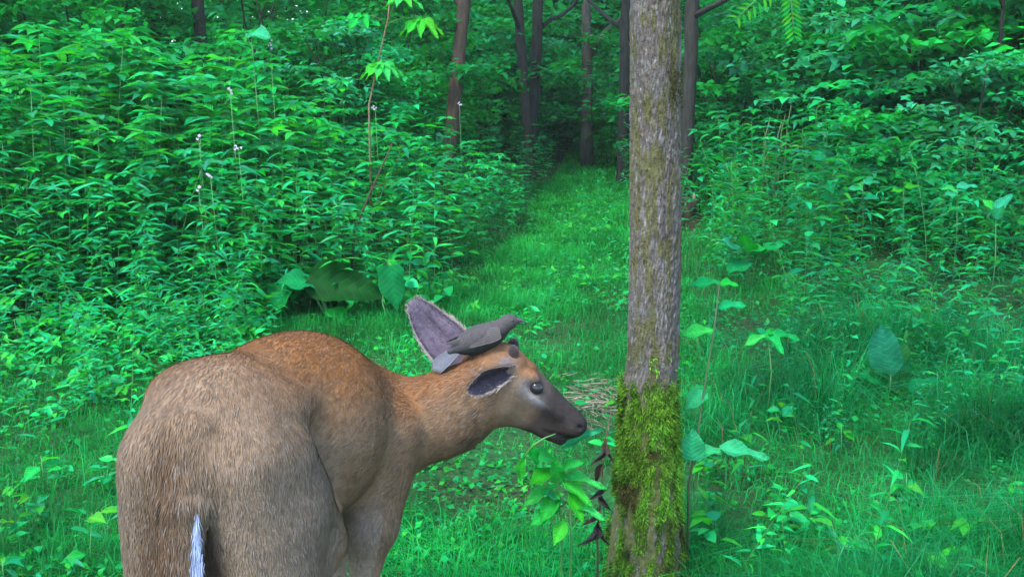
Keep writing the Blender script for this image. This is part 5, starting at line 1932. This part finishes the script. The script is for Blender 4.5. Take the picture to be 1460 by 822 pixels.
# ------------------------------------------------------------------ the bird
def make_bird():
    Yb = 2.30
    base = at(672, 508, Yb)
    B = Body(base + [-.06, -.07, -.02], base + [.15, .07, .12], .0020)
    B = Body(np.minimum(at(630, 520, Yb), at(760, 440, Yb)) + [-.02, -.06, -.03], np.maximum(at(630, 520, Yb), at(760, 440, Yb)) + [.02, .06, .03], .0019)
    bx = nrm(at(722, 459, Yb) - at(650, 490, Yb))
    Y = np.array([0, 1.0, 0])
    up = nrm(np.cross(bx, Y)) * -1
    if up[2] < 0:
        up = -up
    B.ell(at(690, 481, Yb), (.063, .030, .0325), (bx, Y, up), k=.02)
    B.ell(at(676, 484, Yb), (.048, .027, .029), (bx, Y, up), k=.02)
    B.cone(at(704, 472, Yb), at(724, 460, Yb), .0225, .0175, k=.012)
    B.ell(at(725, 458, Yb), (.0205, .0175, .0175), (bx, Y, up), k=.01)
    B.cone(at(672, 489, Yb), at(642, 500, Yb), .022, .008, k=.015)
    B.cone(at(733, 457, Yb), at(738, 457, Yb), .0105, .0065, k=.008)
    V, Q = B.surface()
    V = relax(V, Q, 2)
    N = vert_normals(V, Q)
    v = (V - at(690, 480, Yb)) @ up
    fine = fbm(V, 260, 4)
    C = np.tile(np.array([.036, .032, .032]), (len(V), 1))
    C += (np.array([.017, .021, .019]) - C) * sstep(.006, -.014, v)[:, None]
    C += (np.array([.038, .033, .033]) - C) * np.exp(-(np.linalg.norm(V - at(725, 458, Yb), axis=1) / .025) ** 4)[:, None]
    C *= (.72 + .56 * fine)[:, None]
    bm = col_material('bird_feathers', rough=.7, spec=.08, noise_scale=250, amount=.22, sheen=.0, bump=.35, bump_scale=420)
    g = Geo()
    g.put(V - base, None, Q, C)
    bird = add('bird', None, loc=base, label='small grey-brown bird perched on the head of the deer', cat='bird')
    add('body', g.build('bird_body', bm), bird)

    def feather(geo, b, d, n, L, W, c, bend=0.0):
        d, n = nrm(d), nrm(n)
        s = np.cross(d, n)
        t = np.linspace(0, 1, 7)
        w = W * np.array([.45, .85, 1, 1, .95, .75, .18]) * .5
        mid = b + d * (L * t)[:, None] - n * (bend * L * t ** 2)[:, None]
        Vv = np.concatenate([mid - s * w[:, None] - n * .0012, mid + n * .0006, mid + s * w[:, None] - n * .0012])
        Qf = [[i, i + 1, 7 + i + 1, 7 + i] for i in range(6)] + [[7 + i, 7 + i + 1, 14 + i + 1, 14 + i] for i in range(6)]
        cs = np.tile(c, (21, 1))
        cs[7:14] *= .65
        cs[:7] *= 1.25
        geo.put(Vv - base, None, Qf, cs)
    # folded wings
    for s in (-1, 1):
        gw = Geo()
        gs = Geo()
        sh = at(708, 471, Yb) + Y * s * .026 + up * .004
        tipd = nrm(at(636, 492, Yb) - at(706, 474, Yb) + Y * s * -.012)
        n = nrm(Y * s * .85 + up * .5)
        down = nrm(np.cross(tipd, n))
        if down[2] > 0:
            down = -down
        for i in range(9):                       # flight feathers
            q = i / 8
            feather(gw, sh + tipd * .012 + down * (.003 + .017 * q) + n * (.0045 - .0022 * q), tipd * 1 + up * (.0 + .02 * q), n + down * .3, .118 - .050 * q, .013,
                    np.array([.045, .040, .040]) * (1.05 - .75 * q), .085)
        wing = add('wing', gw.build('bird_wing', bm), bird)
        for r in range(3):
            for i in range(6):
                feather(gs, sh + tipd * (-.012 + .020 * r) + down * (-.004 + .0045 * i) + n * (.0062 - .0012 * r), tipd + down * (.04 * i - .08), n + up * .2, .046, .012,
                        np.array([.052, .046, .045]) * (1.05 - .06 * i), .05)
        add('covert_feathers', gs.build('wing_coverts', bm), wing)
    # tail
    gt = Geo()
    td = nrm(at(622, 521, Yb - .005) - at(652, 497, Yb))
    tn = nrm(np.cross(Y, td))
    if tn[2] < 0:
        tn = -tn
    tn = nrm(tn + Y * -.75)
    ts = np.cross(td, tn)
    for i in range(-4, 5):
        feather(gt, at(654, 496, Yb) + ts * (i * .0022) + tn * (.003 - .0007 * abs(i)), td + ts * (i * .052), tn, .088 - .003 * abs(i), .012, np.array([.075, .078, .09]) * (1.1 - .05 * abs(i)), .02)
    add('tail', gt.build('bird_tail', bm), bird)
    dark = col_material('bird_horn', rough=.35, spec=.5, noise_scale=200, amount=.2)
    gk = Geo()
    tube(gk, np.array([at(735, 454.5, Yb), at(741, 456, Yb), at(747, 458, Yb), at(753, 461, Yb)]) - base, [.0056, .0044, .0028, .0007], 8, (.022, .02, .022))
    tube(gk, np.array([at(735, 459, Yb), at(741, 460, Yb), at(747.5, 462, Yb)]) - base, [.0048, .0034, .0008], 8, (.022, .02, .022))
    add('beak', gk.build('bird_beak', dark), bird)
    for s in (-1, 1):
        ge = Geo()
        ball(ge, at(731, 455, Yb) + Y * s * .0150 - base, .0031, (.01, .009, .008))
        add('eye', ge.build('bird_eye', bpy.data.materials['deer_eye']), bird)
        gl = Geo()
        f0 = at(673, 495, Yb) + Y * s * .012
        kn = at(668, 503, Yb) + Y * s * .013
        ft = at(675, 513, Yb) + Y * s * .014
        tube(gl, np.array([f0, kn, ft]) - base, [.0045, .0018, .0014], 6, (.03, .026, .025))
        for k in (-.45, 0, .45):
            tube(gl, np.array([ft, ft + bx * .009 + Y * k * .012 + [0, 0, .001], ft + bx * .018 + Y * k * .02 + [0, 0, -.003]]) - base, [.0014, .0013, .0006], 5, (.03, .026, .025))
        tube(gl, np.array([ft, ft - bx * .010 - [0, 0, .003]]) - base, [.0014, .0007], 5, (.03, .026, .025))
        add('leg', gl.build('bird_leg', dark), bird)


make_bird()

# ------------------------------------------------------------------ thin haze, added to lift the darks of the far wood
hv, nt, N, L = new_mat('lifting_haze')
pv = N.new('ShaderNodeVolumePrincipled')
pv.inputs['Color'].default_value = (.70, .96, .84, 1)
pv.inputs['Density'].default_value = .0006
ho = N.new('ShaderNodeOutputMaterial')
L.new(pv.outputs[0], ho.inputs['Volume'])
hb = np.array([[x, y, z] for x in (-92, 92) for y in (-12, 162) for z in (-1.2, 18.5)], float)
add('haze', mesh('haze', hb, None, [[0, 1, 3, 2], [4, 6, 7, 5], [0, 4, 5, 1], [2, 3, 7, 6], [0, 2, 6, 4], [1, 5, 7, 3]], None, hv, smooth=False), kind='stuff', label='thin pale haze added to lighten the dark depth of the wood', cat='haze')
